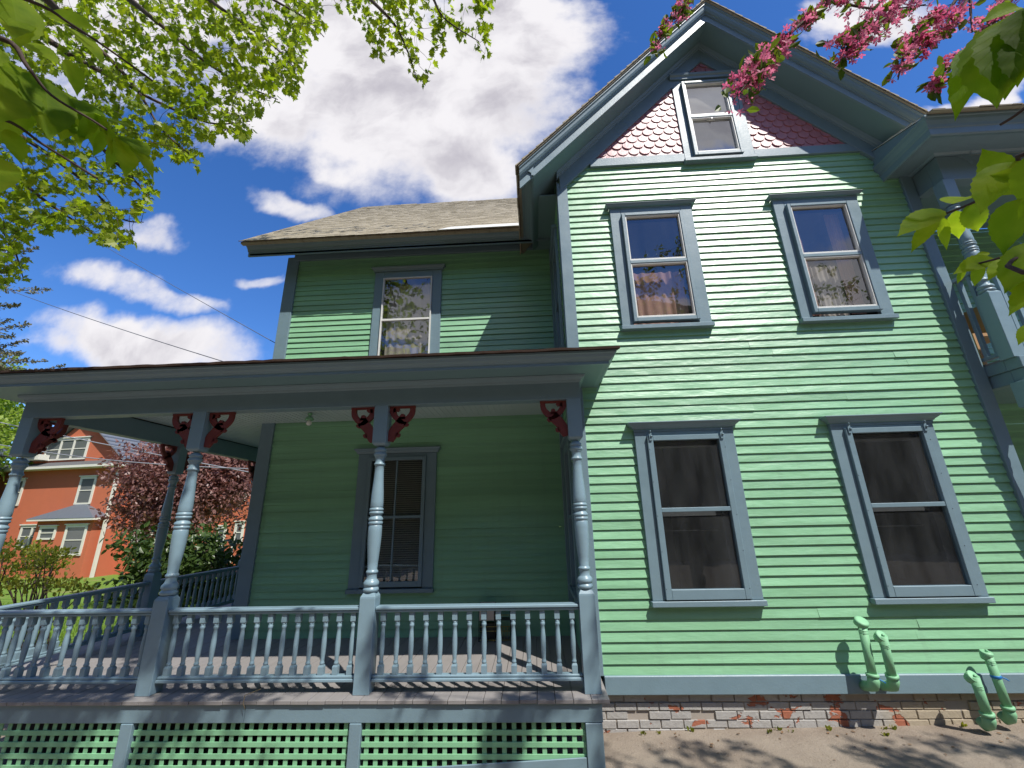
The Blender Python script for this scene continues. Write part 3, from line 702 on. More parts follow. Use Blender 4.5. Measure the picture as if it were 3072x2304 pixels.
# roof slab: front slope, right end and left hip
x0, x1, y0 = -5.72-e, .425+e, 4.322-e
pr.add([(x0, y0, 1.542), (x1, y0, 1.542), (x1, YW-.01, 1.80), (.47, YW-.01, 1.80), (.47, 6.19, 2.02), (-4.16, 6.19, 2.02), (-4.16, 12.5, 2.02), (x0, 12.5, 1.542),
        (x0, y0, 1.553), (x1, y0, 1.553)], [(0, 1, 2, 3, 4, 5), (0, 5, 6, 7)])
n = 75; xs_ = [x0+(x1-x0)*i/n for i in range(n+1)]; up = [rr.uniform(-.003, .006) for _ in xs_]; fw_ = [rr.uniform(-.006, .006) for _ in xs_]
secs = [[(x, y0-.014+fw_[i], 1.541+up[i]*.6), (x, y0-.018+fw_[i], 1.562+up[i]), (x, y0+.25, 1.612), (x, y0+.25, 1.585)] for i, x in enumerate(xs_)]
pr.sections(secs)
pr.sections([[(x1+.012, y, 1.541+(y-y0)*.26), (x1+.016, y, 1.563+(y-y0)*.26+up[int(y*7) % 60]), (x1-.2, y, 1.57+(y-y0)*.26), (x1-.2, y, 1.545+(y-y0)*.26)] for y in (y0, 4.1, 4.3, 4.5, 4.75)])
pr.sections([[(x0-.014, y, 1.541), (x0-.018, y, 1.562), (x0+.25, y, 1.612), (x0+.25, y, 1.585)] for y in (y0-.01, 8, 12.5)])
hb(pr, 'porch_roof', M['dshingle'])
# posts
def post_profile():
    z = lambda y: .781+(y-365)*(.105-.781)/515 if y < 880 else (.105+(y-880)*(-.049-.105)/125 if y < 1005 else (-.049+(y-1005)*(-.487+.049)/370 if y < 1375 else -.487+(y-1375)*(-.665+.487)/150))
    P = [(402, .035), (412, .044), (420, .060), (432, .064), (442, .060), (446, .052), (452, .063), (464, .069), (474, .064), (480, .054), (486, .056), (492, .048), (510, .046), (530, .049), (537, .058), (546, .058), (552, .046), (600, .046), (680, .052), (760, .060), (830, .064), (868, .064), (874, .058), (880, .068), (888, .072), (897, .068), (901, .060), (906, .068), (914, .072), (923, .068), (930, .057), (942, .055), (950, .064), (962, .073), (974, .070), (979, .061), (984, .068), (993, .072), (1003, .068), (1010, .060), (1017, .066), (1060, .068), (1130, .066), (1210, .060), (1290, .052), (1355, .046), (1364, .050), (1370, .058), (1382, .058), (1388, .049), (1410, .047), (1430, .050), (1438, .060), (1452, .072), (1468, .074), (1480, .066), (1486, .058), (1493, .068), (1504, .075), (1516, .073), (1526, .062)]
    return [(z(a), b) for a, b in P][::-1]
PP = post_profile()
def make_post():
    mb = MB()
    h = .0735
    def sq(z, k=1): return [(-h*k, -h*k, z), (h*k, -h*k, z), (h*k, h*k, z), (-h*k, h*k, z)]
    mb.sections([sq(ZF), sq(-.715), sq(-.70, .97), sq(-.668, .72)]); mb.sections([sq(.742, .72), sq(.762, .97), sq(.775), sq(1.173)])
    n0 = len(mb.v); mb.lathe(PP, (0, 0, 0), 20); 
    return mb
def bracket_mb():
    # scroll-sawn bracket: outline polygons (s outward from post, z down from beam) extruded in y
    mb = MB()
    def arc(cx, cz, r0, r1, a0, a1, n=12):
        o = [(cx+r1*math.cos(R_(a0+(a1-a0)*i/n)), cz+r1*math.sin(R_(a0+(a1-a0)*i/n))) for i in range(n+1)]
        i_ = [(cx+r0*math.cos(R_(a0+(a1-a0)*i/n)), cz+r0*math.sin(R_(a0+(a1-a0)*i/n))) for i in range(n+1)]
        return o, i_
    def band(pts, ws):
        L_, R__ = [], []
        for i, p in enumerate(pts):
            a = Vector(pts[max(0, i-1)]); b = Vector(pts[min(len(pts)-1, i+1)]); d = (b-a).normalized(); n = Vector((-d.y, d.x))*ws[i]; q = Vector(p); L_.append(q+n); R__.append(q-n)
        for i in range(len(pts)-1):
            poly = [L_[i], L_[i+1], R__[i+1], R__[i]]
            mb.prism([tuple(q) for q in poly], lambda a, b: (a, -.016, b), lambda a, b: (a, .016, b))
    def smooth(P, k=5):
        out = []
        for i in range(len(P)-1):
            p0 = P[max(i-1, 0)]; p1 = P[i]; p2 = P[i+1]; p3 = P[min(i+2, len(P)-1)]
            for j in range(k):
                t_ = j/k
                out.append(tuple(.5*((2*p1[c])+(-p0[c]+p2[c])*t_+(2*p0[c]-5*p1[c]+4*p2[c]-p3[c])*t_*t_+(-p0[c]+3*p1[c]-3*p2[c]+p3[c])*t_**3) for c in range(len(p1))))
        out.append(tuple(P[-1])); return out
    def b2(P): q = smooth(P); band([(a, b) for a, b, w in q], [w*1.22 for a, b, w in q])
    b2([(.245, 0, .022), (.250, -.05, .022), (.235, -.10, .024), (.195, -.145, .026), (.15, -.16, .034), (.10, -.145, .026), (.06, -.11, .024), (.035, -.06, .028), (.03, 0, .03)])
    b2([(.15, -.16, .045), (.115, -.20, .045), (.08, -.24, .042), (.05, -.29, .042), (.035, -.34, .036), (.025, -.385, .02)])
    b2([(.14, -.145, .030), (.142, -.11, .022), (.145, -.088, .012)])
    b2([(.17, -.195, .018), (.185, -.20, .022), (.198, -.185, .016)])
    b2([(.085, -.31, .018), (.102, -.315, .020), (.112, -.295, .012)])
    b2([(.04, -.03, .035), (.08, -.035, .020), (.10, -.05, .012)])
    mb.box(.0, .28, -.017, .017, -.022, 0)
    return mb
bal_prof = [(-1.286, .016), (-1.276, .022), (-1.266, .022), (-1.258, .017), (-1.245, .0175), (-1.20, .0215), (-1.14, .024), (-1.08, .0235), (-1.02, .019), (-.985, .0165), (-.978, .021), (-.966, .0235), (-.955, .021), (-.950, .017), (-.943, .021), (-.936, .017)]
def baluster_mb():
    mb = MB(); h = .0245
    def sq(z, k=1): return [(-h*k, -h*k, z), (h*k, -h*k, z), (h*k, h*k, z), (-h*k, h*k, z)]
    mb.sections([sq(-1.39), sq(-1.30), sq(-1.284, .7)]); mb.sections([sq(-.936, .7), sq(-.925, .96), sq(-.83, .96)]); mb.lathe(bal_prof, (0, 0, 0), 10); return mb
pm = None
POSTS = [(PX[0], PY, (-1,)), (PX[1], PY, (-1, 1)), (PX[2], PY, (-1, 1)), (PX[3], PY, (1,)), (PX[3], 6.46, ()), (PX[3], 8.5, ()), (PX[3], 10.5, ())]
bme = None; brk = None
for i, (x, y, sides) in enumerate(POSTS):
    if pm is None: p = make_post().build('porch_post', M['blue2'], H, .003); pm = p.data
    else:
        p = bpy.data.objects.new('porch_post', pm); COL.objects.link(p); p.parent = H
        b_ = p.modifiers.new('bevel', 'BEVEL'); b_.width = .003; b_.segments = 1; b_.limit_method = 'ANGLE'
    p.location = Vector((x, y, 0))-HO
    ds = [(0 if s_ > 0 else math.pi) for s_ in sides]
    if x == PX[3]: ds += [math.pi/2] + ([-math.pi/2] if y > 5 else [])
    for d in ds:
        if brk is None: b = bracket_mb().build('bracket', M['maroon'], p, .002); brk = b.data
        else:
            b = bpy.data.objects.new('bracket', brk); COL.objects.link(b); b.parent = p
        b.rotation_euler.z = d; b.location = (.074*math.cos(d), .074*math.sin(d), 1.171)
balme = None
def railing(a, b, n, axis='x', off=0.):
    global balme
    mb = MB(); m_ = (a+b)/2
    def bx(u0, u1, w0, w1, z0, z1):
        if axis == 'x': mb.box(u0, u1, PY+w0, PY+w1, z0, z1)
        else: mb.box(PX[3]+w0, PX[3]+w1, u0, u1, z0, z1)
    bx(a, b, -.055, .055, -.815, -.788); bx(a, b, -.042, .042, -.8385, -.816)
    rl = hb(mb, 'railing', M['blue2'], bevel=.006); mb = MB()
    bx(a, b, -.032, .032, -1.375, -1.352); bx(a, b, -.045, .045, -1.403, -1.3755)
    mb.build('bottom_rail', M['blue2'], rl, .006)
    st = (b-a)/n
    for k in range(n):
        u = a+st*(k+.5)+off
        loc = Vector((u, PY, .013)) if axis == 'x' else Vector((PX[3], u, .013))
        if balme is None: o = baluster_mb().build('baluster', M['blue2'], rl); balme = o.data
        else: o = bpy.data.objects.new('baluster', balme); COL.objects.link(o); o.parent = rl
        o.location = loc; o.rotation_euler.z = rnd.uniform(-.05, .05)
railing(PX[1]+.076, PX[0]-.076, 14); railing(PX[2]+.076, PX[1]-.076, 14); railing(PX[3]+.076, PX[2]-.076, 14)
railing(PY+.076, 6.46-.076, 15, 'y'); railing(6.46+.076, 8.5-.076, 15, 'y'); railing(8.5+.076, 10.42, 14, 'y')

# ---- two-storey side porch at the right corner
rp = MB()
rp.box(5.135, 9, 4.405, 4.56, 1.372, 1.49); rp.box(5.155, 9, 4.425, 4.55, 1.232, 1.37)
rp.box(5.135, 5.28, 4.56, 5.6, 1.372, 1.49); rp.box(5.155, 5.27, 4.55, 5.6, 1.232, 1.37)
hb(rp, 'balcony_beam', M['blue'], bevel=.004); rp = MB(); rp.box(5.14, 9, 4.43, 4.57, 3.80, 4.15); rp.box(5.14, 5.28, 4.57, 4.80, 3.84, 4.15)
hb(rp, 'balcony_beam', M['blue'], bevel=.004)
cl = MB(); cl.box(5.28, 9, 4.56, 5.6, 3.90, 3.93); hb(cl, 'balcony_ceiling', M['soffit']); cl = MB(); cl.box(5.27, 9, 4.55, 5.6, 1.245, 1.27); hb(cl, 'balcony_ceiling', M['soffit'])
df = MB(); df.box(5.16, 9, 4.43, 5.6, 1.49, 1.52); hb(df, 'balcony_floor', M['floor'])
cf = MB()
cf.sweep([(0, 4.15), (.03, 4.15), (.05, 4.17), (.30, 4.175), (.30, 4.15), (.345, 4.13), (.36, 4.145), (.365, 4.22), (.375, 4.23), (.385, 4.26), (.41, 4.30), (.42, 4.335), (.43, 4.34), (.43, 4.365), (0, 4.365)], [(5.135, 4.80), (5.135, 4.43), (9, 4.43)])
cf.prism([(4.80, 4.366), (4.03, 4.366), (4.80, 4.62)], lambda a, b: (4.745, a, b), lambda a, b: (4.78, a, b))
hb(cf, 'side_cornice', M['blue'], bevel=.002)
wt = MB(); wt.tube([(4.738, 4.02, 4.372), (4.738, 4.80, 4.63)], .006); hb(wt, 'drip_edge', M['white'])
sr_ = MB(); sr_.add([(4.735, 3.935, 4.35), (9, 3.935, 4.35), (9, 5.6, 4.90), (4.735, 5.6, 4.90)], [(0, 1, 2, 3)])
shingle_plane(sr_, Vector((4.75, 3.93, 4.358)), Vector((1, 0, 0)), Vector((0, .95, .313)).normalized(), 4.2, 5, .17, .14, seed=5, lift=.012, jit=.012)
hb(sr_, 'side_porch_roof', M['shingle'])
px_, py_ = 5.175, 4.49
mb = MB(); h = .07
def sq(z, k=1): return [(px_-h*k, py_-h*k, z), (px_+h*k, py_-h*k, z), (px_+h*k, py_+h*k, z), (px_-h*k, py_+h*k, z)]
mb.sections([sq(1.49), sq(2.26), sq(2.285, .7)]); mb.sections([sq(3.46, .7), sq(3.49, .98), sq(3.80)])
mp = lambda z: 2.28+(z+.665)/(0.742+.665)*(3.47-2.28)
mb.lathe([(mp(a), b*1.0) for a, b in PP], (px_, py_, 0), 20)
hb(mb, 'balcony_post', M['blue2'], bevel=.003)
mb = MB(); mb.sections([[(px_-h, py_-h, z), (px_+h, py_-h, z), (px_+h, py_+h, z), (px_-h, py_+h, z)] for z in (-1.5, -.2)]); mb.sections([sq(.95, .7), sq(.97), sq(1.232)]); mb.lathe([(-.2+(a+.665)/(.742+.665)*1.15, b) for a, b in PP], (px_, py_, 0), 16); hb(mb, 'porch_post', M['blue2'], bevel=.003)
def brail(a0, a1, ax):
    mb = MB()
    def bx(u0, u1, w0, w1, z0, z1):
        if ax == 'x': mb.box(u0, u1, 4.47+w0, 4.47+w1, z0, z1)
        else: mb.box(5.19+w0, 5.19+w1, u0, u1, z0, z1)
    bx(a0, a1, -.04, .04, 2.57, 2.615); rl = hb(mb, 'railing', M['blue2'], bevel=.004); mb = MB(); bx(a0, a1, -.03, .03, 1.56, 1.60); mb.build('bottom_rail', M['blue2'], rl, .004)
    n = int((a1-a0)/.11)
    for k in range(n):
        u = a0+(k+.5)*(a1-a0)/n; pk = MB()
        if ax == 'x': pk.box(u-.02, u+.02, 4.45, 4.49, 1.6, 2.57)
        else: pk.box(5.17, 5.21, u-.02, u+.02, 1.6, 2.57)
        pk.build('picket', M['blue2'], rl)
brail(4.56, 4.80, 'y'); brail(5.25, 7.6, 'x')

# ================================================================== things on and by the house
# porch ceiling lamp
c0 = at(930.5, 1239, 2, 1.447)
lamp = empty('porch_lamp', c0, label='bare bulb ceiling lamp hanging under the porch ceiling', cat='lamp')
mb = MB(); mb.lathe([(0, .02), (-.02, .035), (-.035, .02), (-.05, .018), (-.055, .04), (-.085, .055), (-.10, .058), (-.105, .05)], (0, 0, 0), 14); mb.build('lamp_socket', M['green2'], lamp)
mb = MB(); mb.lathe([(-.10, .018), (-.12, .03), (-.145, .038), (-.168, .030), (-.18, .008)], (0, 0, 0), 12); mb.build('bulb', M['bulb'], lamp)

# green pipes
def pipe(name, label, base, top, r, into, cap, tape=False, cat='pipe'):
    base = Vector(base); top = Vector(top); e = empty(name, base, label=label, cat=cat, group='green filler and vent pipes along the foundation')
    T = (top-base); u = T.normalized()
    mb = MB(); mb.lathe([(0, r), (T.length, r)], (0, 0, 0), 16, u); [mb.lathe([(T.length-.075-k*.012, r*1.0), (T.length-.071-k*.012, r*1.07), (T.length-.067-k*.012, r*1.0)], (0, 0, 0), 16, u) for k in range(3)]; mb.build('pipe_shaft', M['green2'], e)
    mb = MB(); mb.tube([(0, into*.9, -.075 if into > .1 else -.03), (0, into*.45, -.055), (0, .02, -.035), u*.012, u*.05], [r*1.18, r*1.18, r*1.25, r*1.3, r*1.15], 14)
    mb.lathe([(.04, r*1.1), (.043, r*1.42), (.065, r*1.42), (.069, r*1.1)], (0, 0, 0), 16, u); mb.build('elbow', M['green2'], e)
    if cap == 'vent':
        ax = Vector((.1, -.55, .83)).normalized()
        mb = MB(); mb.lathe([(-.06, r*1.0), (-.05, r*1.55), (-.015, r*1.6), (-.002, r*1.5), (0, r*1.1), (0, .001)], T+ax*.02, 18, ax); mb.build('vent_cap', M['green2'], e)
    else:
        ax = Vector((.18, -.80, .60)).normalized() if cap == 'plug' else Vector((.1, -.3, .95)).normalized()
        mb = MB(); mb.lathe([(-.07, r), (-.05, r*1.2), (-.03, r*1.32), (-.004, r*1.36), (0, r*1.25), (0, .001)], T, 18, ax)
        mb.lathe([(0, r*.34), (.018, r*.34), (.019, .001)], T, 6, ax); mb.build('screw_cap', M['green2'], e)
    if tape:
        h_ = T.length*tape
        mb = MB(); mb.lathe([(h_-.012, r*1.06), (h_-.01, r*1.12), (h_+.008, r*1.12), (h_+.012, r*1.06)], (0, 0, 0), 16, u)
        mb.tube([u*h_+Vector((r, -.01, 0)), u*h_+Vector((r+.03, -.02, -.015)), u*h_+Vector((r+.05, -.02, -.03))], .005); mb.build('tape', M['tape'], e)
    return e
b1 = at(2480+.3014*470, 1750+.3014*985, 1, 4.60); t1 = at(2480+.3014*345, 1750+.3014*385, 1, 4.62)
pipe('vent_pipe', 'tall green vent pipe with a mushroom cap, left one of the pair above the brick', b1, t1, .036, .17, 'vent', .06)
b2 = at(2480+.3014*665, 1750+.3014*985, 1, 4.60); t2 = at(2480+.3014*555, 1750+.3014*520, 1, 4.52)
pipe('filler_pipe', 'green filler pipe with a screw cap, just right of the tall vent pipe', b2, t2, .036, .17, 'plug')
b3 = at(2480+.3014*1620, 1750+.3014*1370, 1, 4.60); b3.z = max(b3.z, -1.89); t3 = at(2480+.3014*1468, 1750+.3014*925, 1, 4.56)
pipe('filler_pipe', 'short green filler pipe with a screw cap rising from the dirt at right', b3, t3, .036, .1, 'plug')
b4 = at(2480+.3014*1830, 1750+.3014*1310, 1, 4.66); t4 = at(2480+.3014*1590, 1750+.3014*680, 1, 4.66)
pipe('vent_pipe', 'long green vent pipe rising from the dirt at far right with blue tape halfway up', b4, t4, .034, .1, 'vent2', .60)

# rack and box on the porch
rk = empty('wire_rack', (-.56, 5.95, ZF), label='black and brass wire rack on the porch floor against the wall', cat='rack')
mb = MB()
for a in (-.2, .0, .2):
    for b in (0, .16): mb.tube([(a, b, 0), (a, b, .42)], .006)
mb.box(-.2, .2, .0, .16, .24, .245); mb.build('rack_frame', M['black'], rk)
mb = MB()
for z in (.02, .12, .17, .30, .40): mb.tube([(-.2, 0, z), (.2, 0, z)], .005)
for k in range(9): mb.tube([(.04+k*.02, 0, .02), (.04+k*.02, 0, .13 if k % 2 else .17)], .0025)
mb.build('brass_wire', M['brass'], rk)
mb = MB(); mb.box(-.18, .0, .02, .14, .03, .20); mb.build('rack_panel', M['black'], rk)
cb_ = MB(); cb_.box(-.75, -.565, 5.90, 6.07, -1.245, -1.06); tag(cb_.build('cardboard_box', M['card'], None, .004), 'small tan cardboard box sitting on the wire rack on the porch', 'box')
# balcony chair
ch = empty('wooden_chair', (5.55, 5.15, 1.52), label='light wooden chair on the upstairs balcony behind the railing', cat='chair')
mb = MB(); mb.box(-.2, .22, -.2, .2, .42, .46); mb.build('seat', M['tan'], ch)
mb = MB(); mb.box(.18, .22, -.2, .2, .55, .9); mb.build('backrest', M['tan'], ch)
for a in (-.18, .18):
    for b in (-.18, .18): mb = MB(); mb.box(a-.02, a+.02, b-.02, b+.02, 0, .42 if a < 0 else .9); mb.build('leg', M['tan'], ch)
# twig on the floor edge
mb = MB(); q = at(1790*.5+860, 2085, 1, 4.2); q = at(.4629*1600, 1700+.4629*830, 1, 4.22)
mb.tube([q+Vector((.06, .1, .01)), q+Vector((.02, .02, .006)), q+Vector((-.01, -.01, 0)), q+Vector((-.015, -.012, -.06)), q+Vector((.01, -.015, -.10))], [.003, .004, .004, .003, .002], 5)
tag(mb.build('dry_twig', M['shrimp']), 'dry curled twig caught on the porch floor edge', 'twig')

# ================================================================== foliage tools
ML = [(0, 0), (.10, -.06), (.38, .0), (.26, .14), (.54, .38), (.37, .42), (.40, .54), (.20, .48), (.24, .68), (.11, .66)]
ML = ML+[(0, 1.0)]+[(-a, b) for a, b in ML[:0:-1]]
def add_leaf(mb, p, tip, nrm, size, shape='maple', fold=.15, r=rnd):
    tip = tip.normalized(); sd = tip.cross(nrm).normalized(); nn = sd.cross(tip)
    if shape == 'maple':
        vs = [p+tip*(b*size)+sd*(a*size)+nn*(abs(a)*fold*size) for a, b in ML]; mb.add(vs, [tuple(range(0, 11)), (0,)+tuple(range(10, 20))])
    elif shape == 'oval':
        w = size*.27
        vs = [p, p+tip*size*.35+sd*w+nn*fold*w, p+tip*size*.75+sd*w*.75+nn*fold*w*.7, p+tip*size-nn*size*.06, p+tip*size*.75-sd*w*.75+nn*fold*w*.7, p+tip*size*.35-sd*w+nn*fold*w]
        mb.add(vs, [(0, 1, 2, 3), (0, 3, 4, 5)])
    elif shape == 'quad':
        w = size*.45; mb.add([p-sd*w*.5, p+sd*w*.5+tip*size*.2, p+sd*w*.35+tip*size, p-sd*w*.5+tip*size*.8], [(0, 1, 2, 3)])
def rv(r=rnd):
    while True:
        v = Vector((r.uniform(-1, 1), r.uniform(-1, 1), r.uniform(-1, 1)))
        if .05 < v.length < 1: return v.normalized()
def big_leaf(mb, p, tip, nrm, size, r, wid=.27):
    """broad serrated leaf with a folded midrib, curved along its length"""
    tip = tip.normalized(); sd = tip.cross(nrm).normalized(); nn = sd.cross(tip); n = 18
    if mb.uv is None: mb.uv = []
    o = len(mb.v); droop = r.uniform(.05, .22); fold = r.uniform(.12, .4); tw = r.uniform(-.25, .25)
    for i in range(n+1):
        t_ = i/n; w = (math.sin(math.pi*min(1, t_**.72))**.85)*wid*size if t_ < 1 else 0
        if t_ > .72: w = wid*size*(math.sin(math.pi*.72**.72)**.85)*((1-t_)/.28)**1.25
        ser = 1+(.055 if i % 2 else -.035)
        c = p+tip*(t_*size)-nn*(droop*size*t_*t_)
        s2 = (sd*math.cos(tw*t_)+nn*math.sin(tw*t_))
        for k, q in enumerate((-1, -.5, 0, .5, 1)):
            mb.v.append(tuple(c+s2*(w*q*(ser if abs(q) == 1 else 1))+nn*(abs(q)*w*fold+.012*size*math.sin(t_*28+q)*abs(q)*(abs(q) < 1)))); mb.uv.append((q, t_))
    for i in range(n):
        for k in range(4): a = o+i*5+k; mb.f.append((a, a+1, a+6, a+5))
    mb.sm = True
K = 3072/2212
def P3(px, py, Y): r = ray(px*K, py*K); return r*(Y/r.y)
def curve(P, k=6):
    out = []
    P = [Vector(p) for p in P]
    for i in range(len(P)-1):
        p0 = P[max(i-1, 0)]; p1 = P[i]; p2 = P[i+1]; p3 = P[min(i+2, len(P)-1)]
        for j in range(k):
            s_ = j/k; out.append(.5*((2*p1)+(-p0+p2)*s_+(2*p0-5*p1+4*p2-p3)*s_*s_+(-p0+3*p1-3*p2+p3)*s_**3))
    out.append(P[-1]); return out
def inpoly(x, y, P):
    c = False; j = len(P)-1
    for i in range(len(P)):
        if (P[i][1] > y) != (P[j][1] > y) and x < (P[j][0]-P[i][0])*(y-P[i][1])/(P[j][1]-P[i][1])+P[i][0]: c = not c
        j = i
    return c

# ================================================================== maple at upper left
r = random.Random(42)
mt = empty('maple_tree', (-8.2, .6, gz(-8.2, .6)), label='big maple with fresh yellow-green leaves overhanging the porch roof from the upper left', cat='tree')
MO = Vector(mt.location)
tr = MB(); tr.tube(curve([(-8.2, .6, -2.6), (-8.1, .6, -.5), (-8.0, .8, 1.6), (-7.7, 1.2, 3.6), (-7.4, 1.6, 6), (-7.4, 1.6, 8.5)]), [.34-.0075*i for i in range(31)], 12)
def clear_of_walls(q):
    for yw, xa, xb, za, zb in ((6.2, -4.3, .3, 1.9, 4.3), (4.78, .3, 5.2, -1.6, 6)):
        t_ = yw-q.y
        if xa < q.x-.85*t_ < xb and za < q.z-1.9*t_ < zb: return False
    return True
limbs = [  # image-side bearings with their real depth
    ([(-260, -250, 3.0), (0, 20, 3.5), (110, 90, 3.7), (170, 130, 3.8), (270, 180, 3.9), (330, 215, 4.0), (450, 265, 4.1), (540, 262, 4.1)], .028),
    ([(-260, -60, 3.0), (0, 130, 3.4), (120, 220, 3.6), (230, 330, 3.7), (300, 400, 3.8), (325, 430, 3.9)], .026),
    ([(-240, -300, 2.8), (60, -40, 3.2), (160, 60, 3.4), (240, 130, 3.6), (300, 200, 3.7), (350, 280, 3.8), (430, 350, 3.9)], .024),
    ([(-200, -330, 3.2), (200, -60, 3.6), (330, 40, 3.8), (440, 130, 4.0), (520, 180, 4.1), (600, 215, 4.2)], .024),
    ([(-100, -400, 3.2), (360, -70, 3.7), (480, 20, 3.9), (580, 90, 4.1), (640, 150, 4.2)], .022),
    ([(0, -450, 3.3), (450, -120, 3.8), (560, -20, 4.0), (660, 40, 4.2), (700, 80, 4.2)], .020),
    ([(150, -500, 3.3), (640, -160, 3.8), (770, -30, 4.0), (850, 50, 4.1), (880, 110, 4.1), (900, 170, 4.1)], .018),
    ([(300, -500, 3.4), (820, -150, 3.9), (920, -30, 4.0), (960, 40, 4.0), (1035, 90, 4.1)], .015),
    ([(-260, 150, 3.4), (-20, 330, 3.8), (80, 420, 4.0), (150, 470, 4.1), (230, 525, 4.2)], .02),
    ([(-260, 330, 3.8), (-60, 440, 4.2), (20, 520, 4.4), (50, 600, 4.5)], .016),
    ([(-260, 50, 3.6), (0, 260, 4.0), (100, 330, 4.2), (190, 400, 4.3), (260, 470, 4.3), (310, 480, 4.3)], .02)]
limbpts = []
for P, rad in limbs:
    pts = curve([P3(x_, y_, Y_*(.70 if y_ < -20 else 1)) for x_, y_, Y_ in P])
    for i_, q_ in enumerate(pts):
        for _ in range(12):
            if clear_of_walls(q_): break
            q_ = q_*.96
        pts[i_] = q_
    root = Vector((-7.7, 1.3, 3.4+r.uniform(-.6, 1.5)))
    pts = curve([root, (root+pts[0])/2+Vector((0, 0, .25)), pts[0]], 3)[:-1]+pts
    n = len(pts); tr.tube(pts, [rad*1.9*(1-i/n)+.004 for i in range(n)], 6); limbpts += pts[8:]
env = [(-60, -60), (705, -60), (700, 55), (668, 112), (655, 150), (632, 205), (600, 205), (560, 240), (535, 252), (545, 292), (512, 300), (470, 280), (440, 300), (428, 360), (375, 340), (330, 330), (335, 400), (322, 450), (290, 485), (300, 515), (237, 535), (200, 515), (170, 492), (120, 482), (70, 505), (40, 520), (58, 575), (45, 600), (10, 610), (-60, 600)]
env2 = [(710, -40), (1060, -40), (1058, 20), (1050, 120), (1010, 105), (985, 60), (958, 62), (955, 105), (930, 140), (922, 182), (885, 165), (868, 120), (800, 118), (790, 70), (745, 30), (718, 12)]
holes = [(150, 180, 45), (350, 240, 38), (215, 330, 30), (90, 300, 22), (260, 330, 35), (300, 130, 18), (470, 200, 22), (560, 150, 22), (30, 560, 10), (240, 40, 20), (400, 60, 16), (600, 60, 14), (250, 430, 25), (120, 430, 18), (180, 250, 22), (420, 300, 20), (930, 80, 16), (985, 30, 18), (820, 20, 20)]
cr1 = MB(); tw = MB()
clusters = []
tries = 0
while len(clusters) < 2300 and tries < 90000:
    tries += 1
    if r.random() < .84: x, y = r.uniform(-60, 710), r.uniform(-60, 610); ok = inpoly(x, y, env)
    else: x, y = r.uniform(700, 1062), r.uniform(-40, 190); ok = inpoly(x, y, env2) and r.random() < .6
    if not ok or any((x-a)**2+(y-b)**2 < c_*c_*r.uniform(.2, .9) for a, b, c_ in holes): continue
    if x < 340 and y > 320 and r.random() < .25: continue
    Yd = max(2.9, min(4.7, r.uniform(3.3, 4.6)-.0004*(y)+(.3 if x > 700 else 0)))
    q = P3(x, y, Yd)
    while not clear_of_walls(q) and Yd > 2.3: Yd -= .15; q = P3(x, y, Yd)
    if clear_of_walls(q): clusters.append(q)
nodes = list(limbpts)
for c in sorted(clusters, key=lambda c: min((q-c).length_squared for q in limbpts)):
    near = min(nodes[-500:]+limbpts, key=lambda q: (q-c).length_squared); dv = near-c
    if dv.length < .42:
        tw.tube([near, near-dv*.5+rv(r)*.02+Vector((0, 0, .02)), c], [.0028, .0022, .0014], 4); nodes.append(c)
    dn = Vector((r.uniform(-.4, .6), r.uniform(-.4, .3), -.8)).normalized()
    for k in range(r.choice((3, 4, 5, 5))):
        a = r.uniform(0, 2*math.pi); out = Vector((math.cos(a), math.sin(a), r.uniform(-.75, .15)))
        p = c+rv(r)*.05; tip = (out+dn*.55).normalized(); nrm = (Vector((0, 0, 1))*.5+rv(r)*.9+out*.2).normalized()
        add_leaf(cr1, p, tip, nrm, r.uniform(.055, .105), 'maple', r.uniform(-.1, .35), r)
for k in range(1500):  # extra canopy out of frame, added to block sky fill
    c = Vector((r.uniform(-12, -3.2), r.uniform(-5, .7), r.uniform(3.2, 9.5)))
    if ((c.x+7.6)/4.4)**2+((c.y+2)/3.6)**2+((c.z-6.4)/3.4)**2 > 1: continue
    for j in range(5): add_leaf(cr1, c+rv(r)*.18, rv(r)+Vector((0, 0, -.4)), rv(r)+Vector((0, 0, .6)), r.uniform(.11, .17), 'maple', .2, r)
for o, mb, m_, nm in ((0, tr, M['bark'], 'trunk'), (0, tw, M['bark'], 'twigs'), (0, cr1, M['maple'], 'crown')):
    ob = mb.build(nm, m_, mt); ob.location = -MO

# ================================================================== close broad-leaved branches
def leafy_tree(name, label, base, stems, leaves, cat='tree', seed=3, over=0):
    e = empty(name, base, label=label, cat=cat); B = Vector(base); rr_ = random.Random(seed)
    st = MB(); lf = MB()
    for pts, r0, r1 in stems:
        n = len(pts); st.tube(pts, [r1+(r0-r1)*(1-i/(n-1))**3 for i in range(n)], 7)
    for (p, tip, nrm, sz, wd) in leaves: big_leaf(lf, p, tip, nrm, sz, rr_, wd)
    for (p, tip, nrm, sz, wd) in leaves:
        for k in range(over):  # unseen leaves added towards the sun to shade the visible ones
            c = p+tip*rr_.uniform(.1, .9)-Vector((-.85, 1, -1.9))*rr_.uniform(.22, .5)+rv(rr_)*.03
            w_ = c.dot(FW); px = 1536+F_*c.dot(RT)/w_ if w_ > 0 else -9999; py = 1152-F_*c.dot(UP)/w_ if w_ > 0 else -9999
            if w_ > .02 and -350 < px < 3400 and -380 < py < 2400: continue
            big_leaf(lf, c, rv(rr_)+Vector((0, 0, -.5)), rv(rr_)+Vector((0, 0, 1.2)), rr_.uniform(.06, .09), rr_, .32)
    o = st.build('trunk', M['bark'], e); o.location = -B; o = lf.build('crown', M['bigleaf'], e); o.location = -B
    return e
